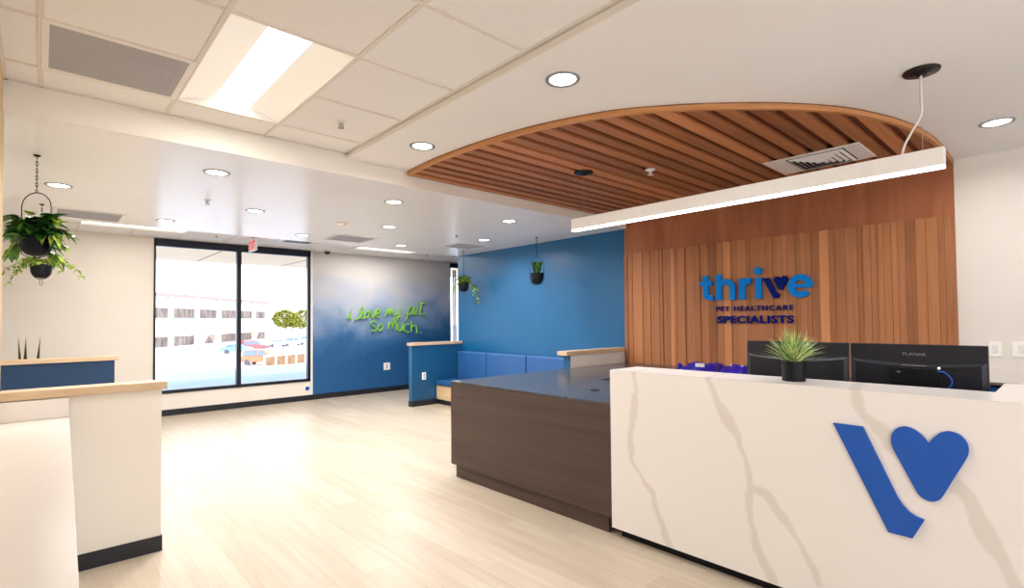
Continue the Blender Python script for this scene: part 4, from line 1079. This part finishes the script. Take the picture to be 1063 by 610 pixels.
# trees
def tree(label, x, y, h, r, seed, m, bare=False):
    t = thing('tree', label, 'tree', (x, y, -3.3), 'trees outside the window'); rnd = random.Random(seed)
    tr = MB(); top = Vector((x, y, -3.3+h*.55)); tr.tube([(x, y, -3.3), (x+.1, y, -3.3+h*.3), top], [.22, .17, .12], 8)
    tips = []
    for k in range(9 if not bare else 14):
        a = rnd.uniform(0, 6.28); q = top+Vector((math.cos(a)*r*.6, math.sin(a)*r*.6, h*rnd.uniform(.1,.4))); b0 = Vector((x, y, -3.3+h*rnd.uniform(.25,.5)))
        tr.tube([b0, b0.lerp(q, .5)+Vector((0,0,.2)), q], [.09, .06, .03], 6); tips.append(q)
    tr.build('trunk', E_['trunk'], t)
    if not bare:
        f = MB(); c = Vector((x, y, -3.3+h-r*.8))
        for k in range(1500):
            d = Vector((rnd.gauss(0,1), rnd.gauss(0,1), rnd.gauss(0,1))).normalized()*rnd.uniform(.55,1)**.5
            p = c+Vector((d.x*r, d.y*r, d.z*r*.75))*(1+.25*noise.noise(d*2+Vector((seed,0,0))))
            leaf(f, p, Vector((rnd.uniform(-1,1), rnd.uniform(-1,1), rnd.uniform(-1,1))), .6, .28, mi=0)
        f.build('crown', m, t)
    return t
tree('round yellow-green tree just right of the office building', 53.0, 157.0, 8.6, 3.5, 1, E_['tree'])
tree('smaller yellow-green tree between the two larger ones outside the window', 58.0, 165.0, 6.9, 2.3, 2, E_['tree'])
tree('yellow-green tree at the right edge of the window view', 63.8, 172.0, 9.0, 3.9, 3, E_['tree'])
tree('bare pale tree in front of the left ground-floor windows', 16.6, 82.0, 4.6, 1.8, 5, E_['trunk'], True)
tree('bare pale tree near the middle of the office building', 19.6, 88.0, 4.6, 1.6, 6, E_['trunk'], True)
tree('bare pale tree close to the right end of the office building', 28.4, 99.5, 4.6, 1.5, 7, E_['trunk'], True)

# ------------------------------------------------------------------ world & sun
wd = bpy.data.worlds.new('world'); SC.world = wd; wd.use_nodes = True; nt = wd.node_tree; bg = nt.nodes['Background']
tcw = N(nt, 'ShaderNodeTexCoord'); spw = N(nt, 'ShaderNodeSeparateXYZ'); nt.links.new(tcw.outputs['Generated'], spw.inputs[0])
rw = N(nt, 'ShaderNodeValToRGB'); rw.color_ramp.elements[0].position = 0; rw.color_ramp.elements[0].color = (1, 1, 1, 1); rw.color_ramp.elements[1].position = .7; rw.color_ramp.elements[1].color = lin((222, 236, 255))
nt.links.new(spw.outputs['Z'], rw.inputs['Fac']); nt.links.new(rw.outputs['Color'], bg.inputs['Color']); bg.inputs['Strength'].default_value = 3.8
sl = bpy.data.lights.new('sun', 'SUN'); sl.energy = 3.2; sl.angle = .01; sl.color = (1, .97, .92)
so = bpy.data.objects.new('sun', sl); so.rotation_euler = Vector((-.25, -.75, 1.0)).to_track_quat('Z', 'Y').to_euler(); so.location = (0, -20, 40); COL.objects.link(so)
pl_ = bpy.data.lights.new('sky_portal', 'AREA'); pl_.shape = 'RECTANGLE'; pl_.size = 2.5; pl_.size_y = 2.5; pl_.cycles.is_portal = True
po = bpy.data.objects.new('sky_portal', pl_); po.location = (2.58, 10.12, 1.61); po.rotation_euler = (math.radians(-90), 0, 0); COL.objects.link(po)

for o in bpy.data.objects:
    if '_w' in o: del o['_w']
SC.view_settings.view_transform = 'Standard'
SC.view_settings.look = 'None'
SC.view_settings.exposure = 0
SC.cycles.use_denoising = True
SC.cycles.max_bounces = 8
SC.cycles.sample_clamp_indirect = 8
